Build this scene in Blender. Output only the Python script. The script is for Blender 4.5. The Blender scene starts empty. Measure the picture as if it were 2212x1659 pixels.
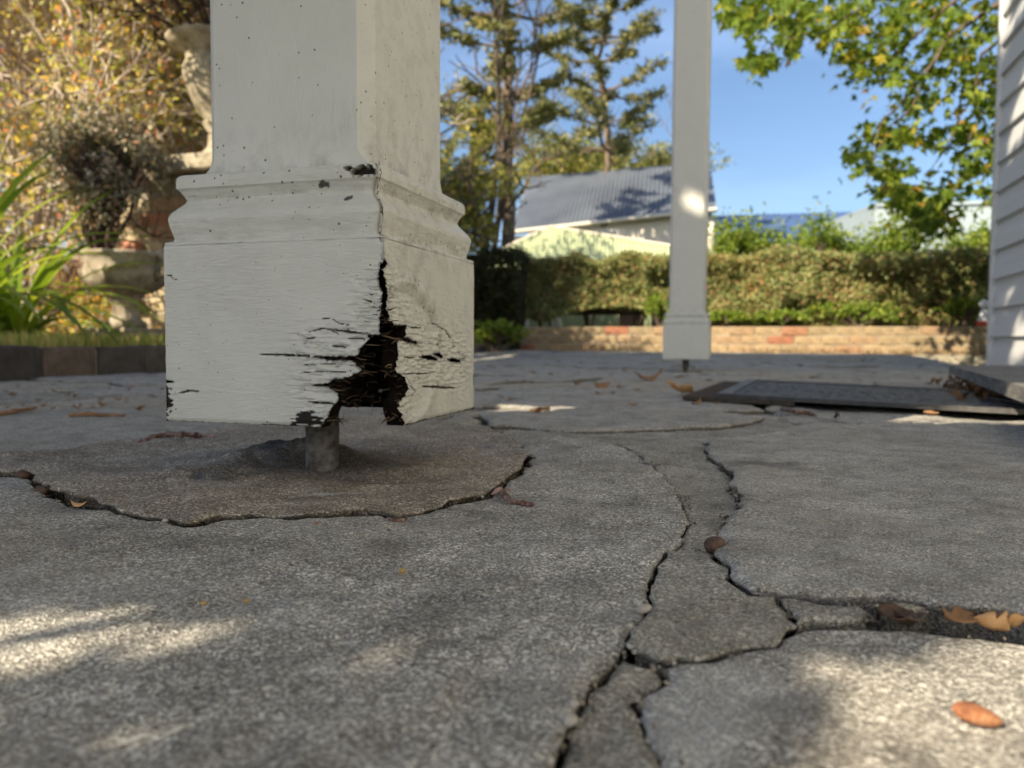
import bpy, math
import numpy as np
from mathutils import Matrix, Vector

# ------------------------------------------------------------------ camera, world, sun
sc = bpy.context.scene
COL = sc.collection
F2, CX, CY = 1681.0, 1106.0, 829.5            # focal length and centre of the measured picture (2212 wide)
YAW, PITCH, ROLL, CAMH = math.radians(17.2), math.radians(3.0), math.radians(0.32), 0.125
cam = bpy.data.cameras.new('camera'); camo = bpy.data.objects.new('camera', cam); COL.objects.link(camo)
cam.sensor_width = 36; cam.lens = 36 * F2 / 2212; cam.clip_start = 0.02; cam.clip_end = 3000
R3 = Matrix.Rotation(YAW, 3, 'Z') @ Matrix.Rotation(math.pi / 2 - PITCH, 3, 'X') @ Matrix.Rotation(ROLL, 3, 'Z')
camo.matrix_world = Matrix.Translation((0, 0, CAMH)) @ R3.to_4x4()
cam.dof.use_dof = True; cam.dof.focus_distance = 0.545; cam.dof.aperture_fstop = 9.0
sc.camera = camo

SUN_EL = math.radians(34)
LH = (0.53, 0.848)                            # horizontal travel direction of the sunlight
SUN_L = Vector((LH[0] * math.cos(SUN_EL), LH[1] * math.cos(SUN_EL), -math.sin(SUN_EL))).normalized()
world = bpy.data.worlds.new('World'); sc.world = world; world.use_nodes = True
wn = world.node_tree; wn.nodes.clear()
wo = wn.nodes.new('ShaderNodeOutputWorld'); bg = wn.nodes.new('ShaderNodeBackground')
sky = wn.nodes.new('ShaderNodeTexSky'); sky.sky_type = 'NISHITA'; sky.sun_disc = False
sky.sun_elevation = SUN_EL; sky.sun_rotation = math.atan2(-LH[0], -LH[1])
sky.air_density = 1.0; sky.dust_density = 1.7; sky.ozone_density = 4.0
# thin high cloud veil
tc = wn.nodes.new('ShaderNodeTexCoord'); mp = wn.nodes.new('ShaderNodeMapping'); mp.inputs['Scale'].default_value = (1.2, 1.2, 5)
nz = wn.nodes.new('ShaderNodeTexNoise'); nz.inputs['Scale'].default_value = 1.6; nz.inputs['Detail'].default_value = 4
cr = wn.nodes.new('ShaderNodeValToRGB'); cr.color_ramp.elements[0].position = .46; cr.color_ramp.elements[1].position = .74
cr.color_ramp.elements[1].color = (.26, .26, .26, 1)
mx = wn.nodes.new('ShaderNodeMixRGB'); mx.inputs[2].default_value = (5.5, 7.2, 10.5, 1)
wn.links.new(tc.outputs['Generated'], mp.inputs[0]); wn.links.new(mp.outputs[0], nz.inputs['Vector'])
wn.links.new(nz.outputs[0], cr.inputs[0]); wn.links.new(cr.outputs[0], mx.inputs[0]); wn.links.new(sky.outputs[0], mx.inputs[1])
wn.links.new(mx.outputs[0], bg.inputs[0]); wn.links.new(bg.outputs[0], wo.inputs[0])
bg.inputs[1].default_value = 0.08
sl = bpy.data.lights.new('sun', 'SUN'); sl.energy = 4.5; sl.angle = math.radians(.42); sl.color = (1, .86, .65)
so = bpy.data.objects.new('sun', sl); COL.objects.link(so); so.rotation_euler = SUN_L.to_track_quat('-Z', 'Y').to_euler()
sc.view_settings.view_transform = 'Standard'; sc.view_settings.look = 'None'
sc.view_settings.exposure = 1.15; sc.view_settings.gamma = 1; sc.view_settings.use_curve_mapping = False
sc.render.engine = 'CYCLES'
sc.cycles.max_bounces = 6; sc.cycles.diffuse_bounces = 4; sc.cycles.glossy_bounces = 2; sc.cycles.transmission_bounces = 3
sc.cycles.use_denoising = True
sc.cycles.sample_clamp_indirect = 6

# ------------------------------------------------------------------ measuring helpers
def ray(x, y):
    return (R3 @ Vector((x - CX, CY - y, -F2)))
def hz(x, y, z=0.0):
    d = ray(x, y); t = (z - CAMH) / d.z; return Vector((d.x * t, d.y * t, z))
def hy(x, y, a):
    d = ray(x, y); t = a / d.y; return Vector((d.x * t, a, CAMH + d.z * t))
def hx(x, y, p):
    d = ray(x, y); t = p / d.x; return Vector((p, d.y * t, CAMH + d.z * t))
def at(x, y, dep):
    return Vector((0, 0, CAMH)) + ray(x, y) * (dep / F2)
def gp(pts): return np.array([hz(x, y)[:2] for x, y in pts])

# ------------------------------------------------------------------ numpy noise
_rng = np.random.default_rng(5); _T = _rng.random((256, 256))
def vn(x, y, s=0):
    x = np.asarray(x, float) + s * 17.31; y = np.asarray(y, float) + s * 9.77
    xi = np.floor(x).astype(int); yi = np.floor(y).astype(int); fx = x - xi; fy = y - yi
    fx = fx * fx * (3 - 2 * fx); fy = fy * fy * (3 - 2 * fy)
    a = _T[xi & 255, yi & 255]; b = _T[(xi + 1) & 255, yi & 255]; c = _T[xi & 255, (yi + 1) & 255]; d = _T[(xi + 1) & 255, (yi + 1) & 255]
    return (a * (1 - fx) + b * fx) * (1 - fy) + (c * (1 - fx) + d * fx) * fy - .5
def fbm(x, y, s=0, o=4):
    r = 0; k = 1.0
    for i in range(o):
        r = r + k * vn(x * 2 ** i, y * 2 ** i, s + i * 3); k *= .5
    return r
def sm(a, b, x):
    t = np.clip((x - a) / (b - a), 0, 1); return t * t * (3 - 2 * t)

# ------------------------------------------------------------------ mesh helpers
def mesh_of(name, V, faces, mats=(), midx=None, smooth=False, attrs=None):
    """faces: list of integer arrays (N,3) / (N,4)."""
    me = bpy.data.meshes.new(name)
    V = np.asarray(V, np.float32); me.vertices.add(len(V)); me.vertices.foreach_set('co', V.ravel())
    faces = [np.asarray(f, np.int32) for f in faces if len(f)]
    loops = np.concatenate([f.ravel() for f in faces]); tot = np.concatenate([np.full(len(f), f.shape[1], np.int32) for f in faces])
    st = np.concatenate([[0], np.cumsum(tot)[:-1]]).astype(np.int32)
    me.loops.add(len(loops)); me.loops.foreach_set('vertex_index', loops.astype(np.int32))
    me.polygons.add(len(tot)); me.polygons.foreach_set('loop_start', st); me.polygons.foreach_set('loop_total', tot)
    for m in mats: me.materials.append(m)
    if midx is not None: me.polygons.foreach_set('material_index', np.asarray(midx, np.int32))
    me.polygons.foreach_set('use_smooth', np.full(len(tot), smooth))
    if attrs:
        for k, a in attrs.items():
            at_ = me.attributes.new(k, 'FLOAT', 'POINT'); at_.data.foreach_set('value', np.asarray(a, np.float32))
    me.update(calc_edges=True); me.validate()
    return me
def link(name, me, parent=None, loc=None, rotz=None):
    o = bpy.data.objects.new(name, me); COL.objects.link(o)
    if parent: o.parent = parent
    if loc is not None: o.location = loc
    if rotz is not None: o.rotation_euler = (0, 0, rotz)
    return o
def tag(o, label=None, cat=None, group=None, kind=None):
    for k, v in (('label', label), ('category', cat), ('group', group), ('kind', kind)):
        if v: o[k] = v
    return o
def thing(name, label, cat, loc=(0, 0, 0), group=None, rotz=0):
    o = link(name, None, None, loc, rotz); o.empty_display_size = .1; return tag(o, label, cat, group)
class MB:
    """collects simple solids in the local frame of one part"""
    def __init__(s): s.V = []; s.Q = []; s.T = []; s.n = 0
    def add(s, V, Q=(), T=()):
        V = np.asarray(V, float)
        if len(Q): s.Q.append(np.asarray(Q) + s.n)
        if len(T): s.T.append(np.asarray(T) + s.n)
        s.V.append(V); s.n += len(V); return s
    def hexa(s, P):     # 8 points, bottom ring then top ring
        return s.add(P, [[3, 2, 1, 0], [4, 5, 6, 7], [0, 1, 5, 4], [1, 2, 6, 5], [2, 3, 7, 6], [3, 0, 4, 7]])
    def box(s, a, b, bev=0):
        (x0, y0, z0), (x1, y1, z1) = a, b
        if not bev: return s.hexa([(x0, y0, z0), (x1, y0, z0), (x1, y1, z0), (x0, y1, z0), (x0, y0, z1), (x1, y0, z1), (x1, y1, z1), (x0, y1, z1)])
        def ring(k, z): return [(x0 + k, y0 + k, z), (x1 - k, y0 + k, z), (x1 - k, y1 - k, z), (x0 + k, y1 - k, z)]
        return s.loft([ring(bev, z0), ring(0, z0 + bev), ring(0, z1 - bev), ring(bev, z1)])
    def loft(s, rings, cap=True, close=True):
        n = len(rings[0]); V = [p for r in rings for p in r]; Q = []
        for i in range(len(rings) - 1):
            for j in range(n if close else n - 1):
                k = (j + 1) % n; Q.append([i * n + j, i * n + k, (i + 1) * n + k, (i + 1) * n + j])
        T = []
        if cap:
            V = list(V) + [tuple(np.mean(rings[0], 0)), tuple(np.mean(rings[-1], 0))]; c0 = len(rings) * n; e = (len(rings) - 1) * n
            for j in range(n):
                k = (j + 1) % n; T.append([c0, k, j]); T.append([c0 + 1, e + j, e + k])
        return s.add(V, Q, T)
    def tube(s, pts, rad, n=8, cap=True):
        pts = [Vector(p) for p in pts]; rings = []
        if not hasattr(rad, '__len__'): rad = [rad] * len(pts)
        u = None
        for i, p in enumerate(pts):
            t = (pts[min(i + 1, len(pts) - 1)] - pts[max(i - 1, 0)]).normalized()
            if u is None: u = t.orthogonal().normalized()
            u = (u - t * u.dot(t)).normalized(); w = t.cross(u)
            rings.append([tuple(p + (u * math.cos(2 * math.pi * k / n) + w * math.sin(2 * math.pi * k / n)) * rad[i]) for k in range(n)])
        return s.loft(rings, cap)
    def lathe(s, prof, n=32, c=(0, 0), flute=None):
        rings = []
        for r, z in prof:
            ring = []
            for k in range(n):
                a = 2 * math.pi * k / n; rr = r * (1 + (flute(a, z) if flute else 0)); ring.append((c[0] + rr * math.cos(a), c[1] + rr * math.sin(a), z))
            rings.append(ring)
        return s.loft(rings)
    def build(s, name, m, parent=None, smooth=False, loc=None):
        me = mesh_of(name, np.concatenate(s.V), [np.concatenate(s.Q) if s.Q else [], np.concatenate(s.T) if s.T else []], [m], smooth=smooth)
        return link(name, me, parent, loc)
def autosmooth(o, ang=35):
    me = o.data
    me.polygons.foreach_set('use_smooth', np.ones(len(me.polygons), bool)); me.set_sharp_from_angle(angle=math.radians(ang)); return o

# ------------------------------------------------------------------ material helpers
class Mat:
    def __init__(s, name, col=(.5, .5, .5), rough=.7, spec=.3, metal=0):
        s.m = bpy.data.materials.new(name); s.m.use_nodes = True; s.nt = s.m.node_tree; s.b = s.nt.nodes['Principled BSDF']
        s.b.inputs['Base Color'].default_value = (*col, 1); s.b.inputs['Roughness'].default_value = rough
        s.b.inputs['Specular IOR Level'].default_value = spec; s.b.inputs['Metallic'].default_value = metal
        s.tc = s.nt.nodes.new('ShaderNodeTexCoord').outputs['Object']; s.h = None
    def node(s, t, **k):
        n = s.nt.nodes.new(t)
        for a, v in k.items(): setattr(n, a, v)
        return n
    def L(s, a, b): s.nt.links.new(a, b)
    def scaled(s, sc_):
        m = s.node('ShaderNodeMapping'); m.inputs['Scale'].default_value = sc_; s.L(s.tc, m.inputs[0]); return m.outputs[0]
    def noise(s, scale, detail=4, rough=.55, vec=None, dist=0):
        n = s.node('ShaderNodeTexNoise'); n.inputs['Scale'].default_value = scale; n.inputs['Detail'].default_value = detail
        n.inputs['Roughness'].default_value = rough; n.inputs['Distortion'].default_value = dist; s.L(vec or s.tc, n.inputs['Vector']); return n.outputs['Fac']
    def voro(s, scale, feat='F1', out='Distance', vec=None):
        n = s.node('ShaderNodeTexVoronoi', feature=feat); n.inputs['Scale'].default_value = scale; s.L(vec or s.tc, n.inputs['Vector']); return n.outputs[out]
    def ramp(s, fac, stops):
        n = s.node('ShaderNodeValToRGB'); e = n.color_ramp.elements
        while len(e) < len(stops): e.new(.5)
        for q, (p, c) in zip(e, stops): q.position = p; q.color = (*c, 1) if hasattr(c, '__len__') else (c, c, c, 1)
        s.L(fac, n.inputs[0]); return n.outputs[0]
    def mix(s, fac, a, b, mode='MIX'):
        n = s.node('ShaderNodeMixRGB', blend_type=mode)
        for i, v in ((0, fac), (1, a), (2, b)):
            if isinstance(v, (int, float)): n.inputs[i].default_value = v if i == 0 else (v, v, v, 1)
            elif isinstance(v, tuple): n.inputs[i].default_value = (*v, 1)
            else: s.L(v, n.inputs[i])
        return n.outputs[0]
    def math(s, op, a, b=0.0):
        n = s.node('ShaderNodeMath', operation=op)
        for i, v in ((0, a), (1, b)):
            if isinstance(v, (int, float)): n.inputs[i].default_value = v
            else: s.L(v, n.inputs[i])
        return n.outputs[0]
    def attr(s, name): return s.node('ShaderNodeAttribute', attribute_name=name).outputs['Fac']
    def island(s): return s.node('ShaderNodeNewGeometry').outputs['Random Per Island']
    def objrand(s): return s.node('ShaderNodeObjectInfo').outputs['Random']
    def color(s, v): s.L(v, s.b.inputs['Base Color']); return s
    def roughness(s, v): s.L(v, s.b.inputs['Roughness']); return s
    def bump(s, h, dist=.001, strength=1.0):
        n = s.node('ShaderNodeBump'); n.inputs['Distance'].default_value = dist; n.inputs['Strength'].default_value = strength; s.L(h, n.inputs['Height'])
        if s.h: s.L(s.h, n.inputs['Normal'])
        s.h = n.outputs[0]; s.L(s.h, s.b.inputs['Normal']); return s

def stone_mat(name, dark, mid, light, grain, moss=.0, warm=(.32, .27, .2), relief=1.0):
    m = Mat(name, rough=.85, spec=.25)
    v = m.voro(grain, out='Color'); sep = m.node('ShaderNodeSeparateColor'); m.L(v, sep.inputs[0])
    g = m.ramp(sep.outputs[0], [(0, dark), (.35, dark), (.6, mid), (.88, light), (1, tuple(min(1, c * 1.35) for c in light))])
    v2 = m.noise(grain * .9, 3, .7); g = m.mix(.28, g, m.ramp(v2, [(.36, dark), (.5, mid), (.64, light)]))
    big = m.node('ShaderNodeSeparateColor'); m.L(m.voro(grain * .26, out='Color'), big.inputs[0]); bd = m.voro(grain * .26)
    g = m.mix(m.math('MULTIPLY', m.math('LESS_THAN', big.outputs[0], .10), m.math('LESS_THAN', bd, .34)), g, light)
    pit = m.math('MULTIPLY', m.math('LESS_THAN', big.outputs[1], .09), m.math('LESS_THAN', bd, .30)); g = m.mix(m.math('MULTIPLY', pit, .75), g, tuple(c * .35 for c in dark))
    blot = m.noise(9, 5, .65); blot2 = m.noise(31, 4, .6)
    g = m.mix(1, g, m.ramp(blot, [(.3, .74), (.5, .98), (.7, 1.16)]), 'MULTIPLY')
    g = m.mix(1, g, m.ramp(blot2, [(.3, .72), (.5, 1.0), (.68, 1.14)]), 'MULTIPLY')
    g = m.mix(m.ramp(m.noise(5, 4, .6), [(.48, 0), (.72, .45)]), g, warm)
    g = m.mix(m.attr('pale'), g, m.mix(.5, g, (.62, .62, .60)))
    g = m.mix(m.attr('stain_shade'), g, m.mix(.82, g, (.02, .019, .018)))
    g = m.mix(m.attr('rock'), g, m.ramp(m.noise(70, 5, .7), [(.35, (.035, .04, .05)), (.6, (.10, .115, .14)), (.75, (.25, .25, .25))]))
    m.color(g)
    h = m.mix(.35, m.voro(grain), m.noise(grain * .7, 4, .7))
    m.bump(m.noise(17, 5, .6, m.scaled((1, 1.5, 1)), 1.2), .012 * relief, .7); m.bump(m.noise(60, 6, .65), .0045 * relief, .9); m.bump(h, .0016 * relief, 1.0)
    return m.m
MS_grey = stone_mat('flagstone_grey', (.18, .169, .147), (.39, .369, .326), (.78, .745, .665), 860)
MS_fine = stone_mat('flagstone_fine', (.24, .227, .198), (.415, .395, .348), (.67, .64, .575), 980)
MS_tan = stone_mat('flagstone_buff', (.22, .20, .16), (.42, .385, .31), (.68, .62, .52), 700)
MS_mort = stone_mat('mortar', (.215, .20, .165), (.385, .36, .305), (.60, .565, .49), 850, warm=(.24, .22, .15), relief=1.1)
MS_brown = stone_mat('brown_concrete', (.16, .132, .10), (.32, .27, .21), (.66, .60, .51), 820, warm=(.12, .085, .05), relief=.9)
MS_grit = stone_mat('joint_grit', (.10, .085, .06), (.24, .21, .16), (.5, .46, .38), 300)
MS_far = [MS_fine, MS_tan, MS_grey, MS_mort]
m = Mat('joint_soil', rough=1); m.color(m.ramp(m.noise(150, 4), [(.35, (.02, .017, .013)), (.65, (.095, .08, .06))])); m.bump(m.noise(200, 4), .004); M_soil = m.m

def paint_mat(name, axis_h=True, col=(.60, .60, .545)):
    m = Mat(name, col, rough=.52, spec=.45)
    dirt = m.attr('dirt')
    base = m.mix(m.ramp(m.noise(14, 5, .6), [(.35, 0), (.75, .35)]), col, tuple(c * .86 for c in col))
    sp = m.voro(330, vec=m.mix(.0035, m.tc, m.node('ShaderNodeTexWhiteNoise').outputs[1], 'ADD') if False else None)
    # mould specks : few, clustered
    sel = m.node('ShaderNodeSeparateColor'); m.L(m.voro(330, out='Color'), sel.inputs[0])
    clus = m.ramp(m.noise(26, 3, .6), [(.42, .0), (.72, .16)])
    on = m.math('LESS_THAN', sel.outputs[0], m.math('ADD', clus, m.math('ADD', .018, m.math('MULTIPLY', m.attr('grime_shade'), .05))))
    dot = m.math('MULTIPLY', on, m.math('LESS_THAN', sp, m.math('MULTIPLY', sel.outputs[1], .42)))
    base = m.mix(m.math('MULTIPLY', dot, .85), base, (.035, .03, .025))
    grime_shade = m.ramp(m.noise(55, 6, .7), [(.45, 0), (.8, 1.0)])
    base = m.mix(m.math('MULTIPLY', m.attr('grime_shade'), grime_shade), base, (.13, .11, .085))
    base = m.mix(dirt, base, (.018, .014, .011))
    m.color(base)
    m.roughness(m.mix(dirt, m.ramp(m.noise(40, 4), [(.3, .30), (.7, .50)]), 1.0))
    v = m.scaled((1, 1, 9) if axis_h else (9, 9, .9))
    m.bump(m.mix(1, m.noise(60, 5, .6, v, 1.6), m.ramp(m.noise(11, 3), [(.35, .35), (.65, 1.0)]), 'MULTIPLY'), .0012, .8); m.bump(m.noise(300, 4, .6, m.scaled((1, 1, 5) if axis_h else (6, 6, 1))), .0005, .7)
    m.bump(m.math('MULTIPLY', dot, -1.0), .0006, .6)
    return m.m
M_paint = paint_mat('weathered_cream_paint'); M_paintv = paint_mat('cream_paint_vertical', False)
m = Mat('rotten_wood', rough=1, spec=.1); m.color(m.ramp(m.noise(90, 6, .7, m.scaled((1, 1, .35))), [(.3, (.004, .003, .0025)), (.55, (.010, .007, .005)), (.8, (.030, .020, .014))])); m.bump(m.noise(220, 5, .7), .004); M_rot = m.m
m = Mat('decayed_core_wood', rough=1, spec=.1); m.color(m.ramp(m.noise(70, 6, .7, m.scaled((.6, .6, 2.5))), [(.35, (.010, .007, .005)), (.55, (.040, .027, .018)), (.75, (.12, .082, .052))])); m.bump(m.noise(160, 5, .7, m.scaled((.6, .6, 3))), .006); M_core = m.m
M_splint = None
m = Mat('splinter_wood', rough=1, spec=.1); m.color(m.ramp(m.island(), [(0, (.02, .014, .009)), (.7, (.06, .042, .028)), (1, (.17, .125, .085))])); M_splint = m.m
m = Mat('rusty_galvanised_steel', rough=.7, metal=.35); m.color(m.ramp(m.noise(60, 6, .7), [(.35, (.05, .036, .026)), (.5, (.12, .11, .10)), (.7, (.24, .23, .215))])); m.bump(m.noise(260, 4), .0008); M_pipe = m.m
m = Mat('nail_steel', (.6, .6, .58), .4, .5, .6); M_nail = m.m
m = Mat('grey_fibre', (.085, .075, .062), .9); M_web = m.m

def leaf_mat(name, stops, trans=.35, rough=.55, spec=.3, objr=False, patch=None):
    m = Mat(name, rough=rough, spec=spec)
    r = m.objrand() if objr else m.island()
    c = m.ramp(r, stops)
    if patch: c = m.mix(m.ramp(m.noise(patch[0], 4, .6), [(.42, 0), (.62, .7)]), c, m.mix(1, c, patch[1], 'MULTIPLY'))
    m.color(c)
    tr = m.node('ShaderNodeBsdfTranslucent'); m.L(m.mix(1, c, (1.5, 1.35, .6), 'MULTIPLY'), tr.inputs[0])
    ms = m.node('ShaderNodeMixShader'); ms.inputs[0].default_value = trans
    out = [n for n in m.nt.nodes if n.type == 'OUTPUT_MATERIAL'][0]
    m.L(m.b.outputs[0], ms.inputs[1]); m.L(tr.outputs[0], ms.inputs[2]); m.L(ms.outputs[0], out.inputs[0]); return m.m
ML_shade = leaf_mat('added_leaf_dark_green', [(0, (.03, .055, .015)), (1, (.07, .11, .03))], .25)
ML_hedge = leaf_mat('leaf_hedge', [(0, (.14, .19, .06)), (.35, (.25, .31, .115)), (.74, (.36, .38, .16)), (.86, (.36, .27, .14)), (.96, (.46, .27, .15)), (1, (.58, .30, .15))], .25, patch=(2.2, (1.05, .90, .82)))
ML_bright = leaf_mat('leaf_bright_green', [(0, (.10, .17, .02)), (.6, (.20, .29, .04)), (1, (.34, .38, .06))], .4)
ML_pine = leaf_mat('pine_foliage', [(0, (.07, .095, .035)), (.5, (.15, .17, .06)), (.85, (.30, .28, .09)), (1, (.42, .35, .12))], .2)
ML_olive = leaf_mat('leaf_olive_yellow', [(0, (.09, .12, .035)), (.5, (.22, .24, .06)), (.85, (.40, .37, .10)), (1, (.50, .36, .12))], .35)
ML_bush = leaf_mat('leaf_autumn', [(0, (.26, .33, .10)), (.25, (.46, .50, .15)), (.45, (.66, .64, .26)), (.62, (.68, .60, .46)), (.78, (.72, .63, .10)), (.90, (.75, .44, .14)), (.97, (.76, .30, .16)), (1, (.68, .18, .12))], .42)
ML_maple = leaf_mat('leaf_maple', [(0, (.07, .12, .015)), (.45, (.15, .23, .03)), (.88, (.27, .34, .04)), (.96, (.44, .38, .05)), (1, (.45, .24, .06))], .45)
ML_maple_o = leaf_mat('leaf_maple_single', [(0, (.07, .12, .015)), (.45, (.15, .23, .03)), (.88, (.27, .34, .04)), (.96, (.44, .38, .05)), (1, (.45, .24, .06))], .45, objr=True)
ML_succ = leaf_mat('leaf_grey_brown', [(0, (.10, .085, .06)), (.4, (.20, .21, .13)), (.7, (.28, .22, .16)), (.9, (.42, .38, .28)), (1, (.45, .22, .13))], .15)
ML_strap = leaf_mat('leaf_strap', [(0, (.12, .20, .03)), (.6, (.24, .36, .05)), (1, (.36, .44, .09))], .4, .35, .5, objr=True)
ML_grass = leaf_mat('grass_blades', [(0, (.16, .22, .05)), (.5, (.36, .38, .10)), (.8, (.52, .46, .17)), (1, (.55, .34, .16))], .3)
def simple(name, stops, scale, rough=.8, bump=.004, bscale=None, stretch=None, spec=.3, metal=0):
    m = Mat(name, rough=rough, spec=spec, metal=metal); v = m.scaled(stretch) if stretch else None
    m.color(m.ramp(m.noise(scale, 5, .6, v), stops)); m.bump(m.noise(bscale or scale * 2, 5, .6, v), bump); return m.m
M_bark = simple('bark', [(.3, (.06, .045, .035)), (.7, (.20, .15, .11))], 12, .95, .02, stretch=(1, 1, .3))
M_barkpine = simple('bark_pine', [(.3, (.07, .055, .04)), (.7, (.24, .18, .125))], 6, .95, .02)
M_twig = simple('pale_twig_bark', [(.3, (.42, .35, .29)), (.7, (.66, .57, .49))], 30, .9, .002)
M_twigd = simple('dark_twig_bark', [(.3, (.03, .02, .018)), (.7, (.11, .07, .055))], 30, .9, .002)
M_inner = simple('hedge_twigs', [(.3, (.02, .016, .010)), (.7, (.08, .055, .035))], 12, 1, .02)
M_lawn = simple('lawn_ground', [(.3, (.06, .075, .025)), (.7, (.14, .14, .06))], 4, 1, .02)
M_bed = simple('garden_soil', [(.3, (.05, .04, .03)), (.7, (.16, .13, .09))], 20, 1, .01)
M_urn = simple('mossy_cast_stone', [(.3, (.16, .13, .09)), (.5, (.32, .27, .20)), (.7, (.46, .41, .32))], 14, .95, .006)
M_urn2 = simple('cream_cast_stone', [(.3, (.18, .155, .105)), (.5, (.34, .30, .215)), (.7, (.47, .42, .32))], 14, .95, .006)
def brick_mat(name, stops, extra=.0):
    m = Mat(name, rough=.92, spec=.2); c = m.ramp(m.objrand(), stops)
    c = m.mix(1, c, m.ramp(m.noise(22, 5, .65), [(.3, .6), (.55, 1.0), (.75, 1.25)]), 'MULTIPLY')
    c = m.mix(m.ramp(m.noise(9, 5, .7), [(.5, 0), (.75, extra)]), c, (.05, .048, .04)); m.color(c); m.bump(m.noise(60, 5, .65), .004); return m.m
MB_kerb = brick_mat('kerb_brick', [(0, (.085, .075, .065)), (.6, (.13, .11, .09)), (.85, (.20, .14, .095)), (1, (.22, .17, .12))], .8)
MB_wall = brick_mat('garden_wall_brick', [(0, (.34, .26, .15)), (.5, (.42, .31, .18)), (.80, (.37, .24, .14)), (.88, (.40, .19, .11)), (1, (.36, .15, .085))], .6)
MB_pil = brick_mat('pillar_brick', [(0, (.50, .22, .13)), (.45, (.52, .26, .17)), (.55, (.55, .44, .28)), (1, (.50, .42, .28))], .25)
M_mortj = simple('wall_mortar', [(.3, (.28, .25, .19)), (.7, (.42, .38, .30))], 40, 1, .003)
M_board = simple('weatherboard_paint', [(.3, (.56, .565, .56)), (.7, (.64, .645, .635))], 7, .55, .0012, 60, (1, .15, 3), .4)
M_plank = simple('grey_weathered_timber', [(.3, (.10, .095, .09)), (.7, (.26, .25, .235))], 14, .9, .003, 60, (8, .6, 8))
M_rubber = simple('black_rubber', [(.3, (.028, .027, .026)), (.7, (.085, .08, .074))], 60, .55, .0015, 300, spec=.5)
M_coir = simple('brown_coir', [(.3, (.035, .028, .022)), (.7, (.11, .085, .065))], 120, 1, .004, 300)
M_debark = simple('red_brown_twig', [(.35, (.06, .03, .025)), (.5, (.16, .085, .068)), (.62, (.30, .24, .205))], 160, .8, .0012, 400)
M_bud = simple('pink_bud', [(.3, (.28, .16, .13)), (.7, (.46, .32, .27))], 200, .7, .0008)
M_dry = simple('dry_leaf', [(.3, (.16, .085, .04)), (.7, (.36, .20, .10))], 90, .8, .001)
M_dryo = simple('tan_leaf', [(.3, (.42, .22, .09)), (.7, (.62, .38, .18))], 60, .6, .001)
M_husk = simple('dark_husk', [(.3, (.045, .025, .018)), (.7, (.14, .085, .055))], 80, .6, .002)
M_cone = simple('orange_brown_husk', [(.35, (.16, .06, .03)), (.5, (.32, .13, .06)), (.7, (.48, .26, .13))], 130, .7, .0012, 500)
M_pebble = simple('pale_pebble', [(.3, (.28, .25, .21)), (.7, (.50, .47, .42))], 200, .8, .0008)
M_crumb = simple('ochre_crumb', [(.3, (.32, .20, .07)), (.7, (.48, .33, .13))], 300, .9, .0008)
M_white = simple('white_painted_metal', [(.3, (.66, .66, .66)), (.7, (.8, .8, .8))], 10, .5, .001)
M_red = simple('red_paint', [(.3, (.45, .06, .04)), (.7, (.55, .09, .06))], 20, .5, .001)
M_terra = simple('terracotta', [(.3, (.45, .27, .19)), (.7, (.58, .37, .27))], 12, .9, .002)
M_roof = simple('blue_grey_roof_steel', [(.3, (.12, .14, .175)), (.7, (.18, .205, .24))], .8, .55, .004, metal=.2)
M_roofb = simple('blue_roof_steel', [(.3, (.06, .11, .25)), (.7, (.09, .15, .31))], .8, .55, .004, metal=.2)
M_green = simple('pale_green_steel', [(.3, (.47, .54, .33)), (.7, (.54, .60, .38))], 1, .55, .003)
M_hwall = simple('cream_house_wall', [(.3, (.58, .53, .44)), (.7, (.68, .63, .54))], 1, .8, .003)
M_pale = simple('pale_blue_grey_cladding', [(.3, (.25, .31, .34)), (.7, (.29, .35, .385))], .6, .6, .002)
M_fence = simple('light_grey_fence_steel', [(.3, (.40, .41, .43)), (.7, (.52, .53, .55))], 2, .6, .002)

# ------------------------------------------------------------------ ragged heightfield pieces (paving)
def warp(P, amp=.0042, f=44.0):
    x, y = P[:, 0], P[:, 1]
    return np.stack([x + amp * 2 * fbm(x * f, y * f, 11, 4) + .0018 * fbm(x * 420, y * 420, 12, 2), y + amp * 2 * fbm(x * f, y * f, 23, 4) + .0018 * fbm(x * 420, y * 420, 24, 2)], 1)
def densify(P, step):
    out = []
    for i in range(len(P)):
        a, b = P[i], P[(i + 1) % len(P)]; n = max(1, int(np.linalg.norm(b - a) / step))
        for k in range(n): out.append(a + (b - a) * k / n)
    return np.array(out)
def sdf(Q, P):
    """signed distance (positive inside) from points Q to closed polygon P, and unit outward-to-inside gradient"""
    A = P; B = np.roll(P, -1, 0); D = B - A; dd = (D ** 2).sum(1) + 1e-18
    out = np.empty(len(Q)); G = np.empty((len(Q), 2)); ch = max(1, 3000000 // len(P))
    for i in range(0, len(Q), ch):
        q = Q[i:i + ch]; W = q[:, None] - A[None]; t = np.clip((W * D).sum(2) / dd, 0, 1)
        E = W - t[..., None] * D; d2 = (E ** 2).sum(2); k = d2.argmin(1); r = np.arange(len(q)); d = np.sqrt(d2[r, k])
        c = ((A[None, :, 1] > q[:, None, 1]) != (B[None, :, 1] > q[:, None, 1]))
        xi = A[None, :, 0] + (q[:, None, 1] - A[None, :, 1]) / np.where(np.abs(D[None, :, 1]) < 1e-15, 1e-15, D[None, :, 1]) * D[None, :, 0]
        ins = (c & (q[:, None, 0] < xi)).sum(1) % 2 == 1; s = np.where(ins, 1.0, -1.0)
        out[i:i + ch] = d * s; G[i:i + ch] = E[r, k] / (d[:, None] + 1e-12) * s[:, None]
    return out, G
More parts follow.
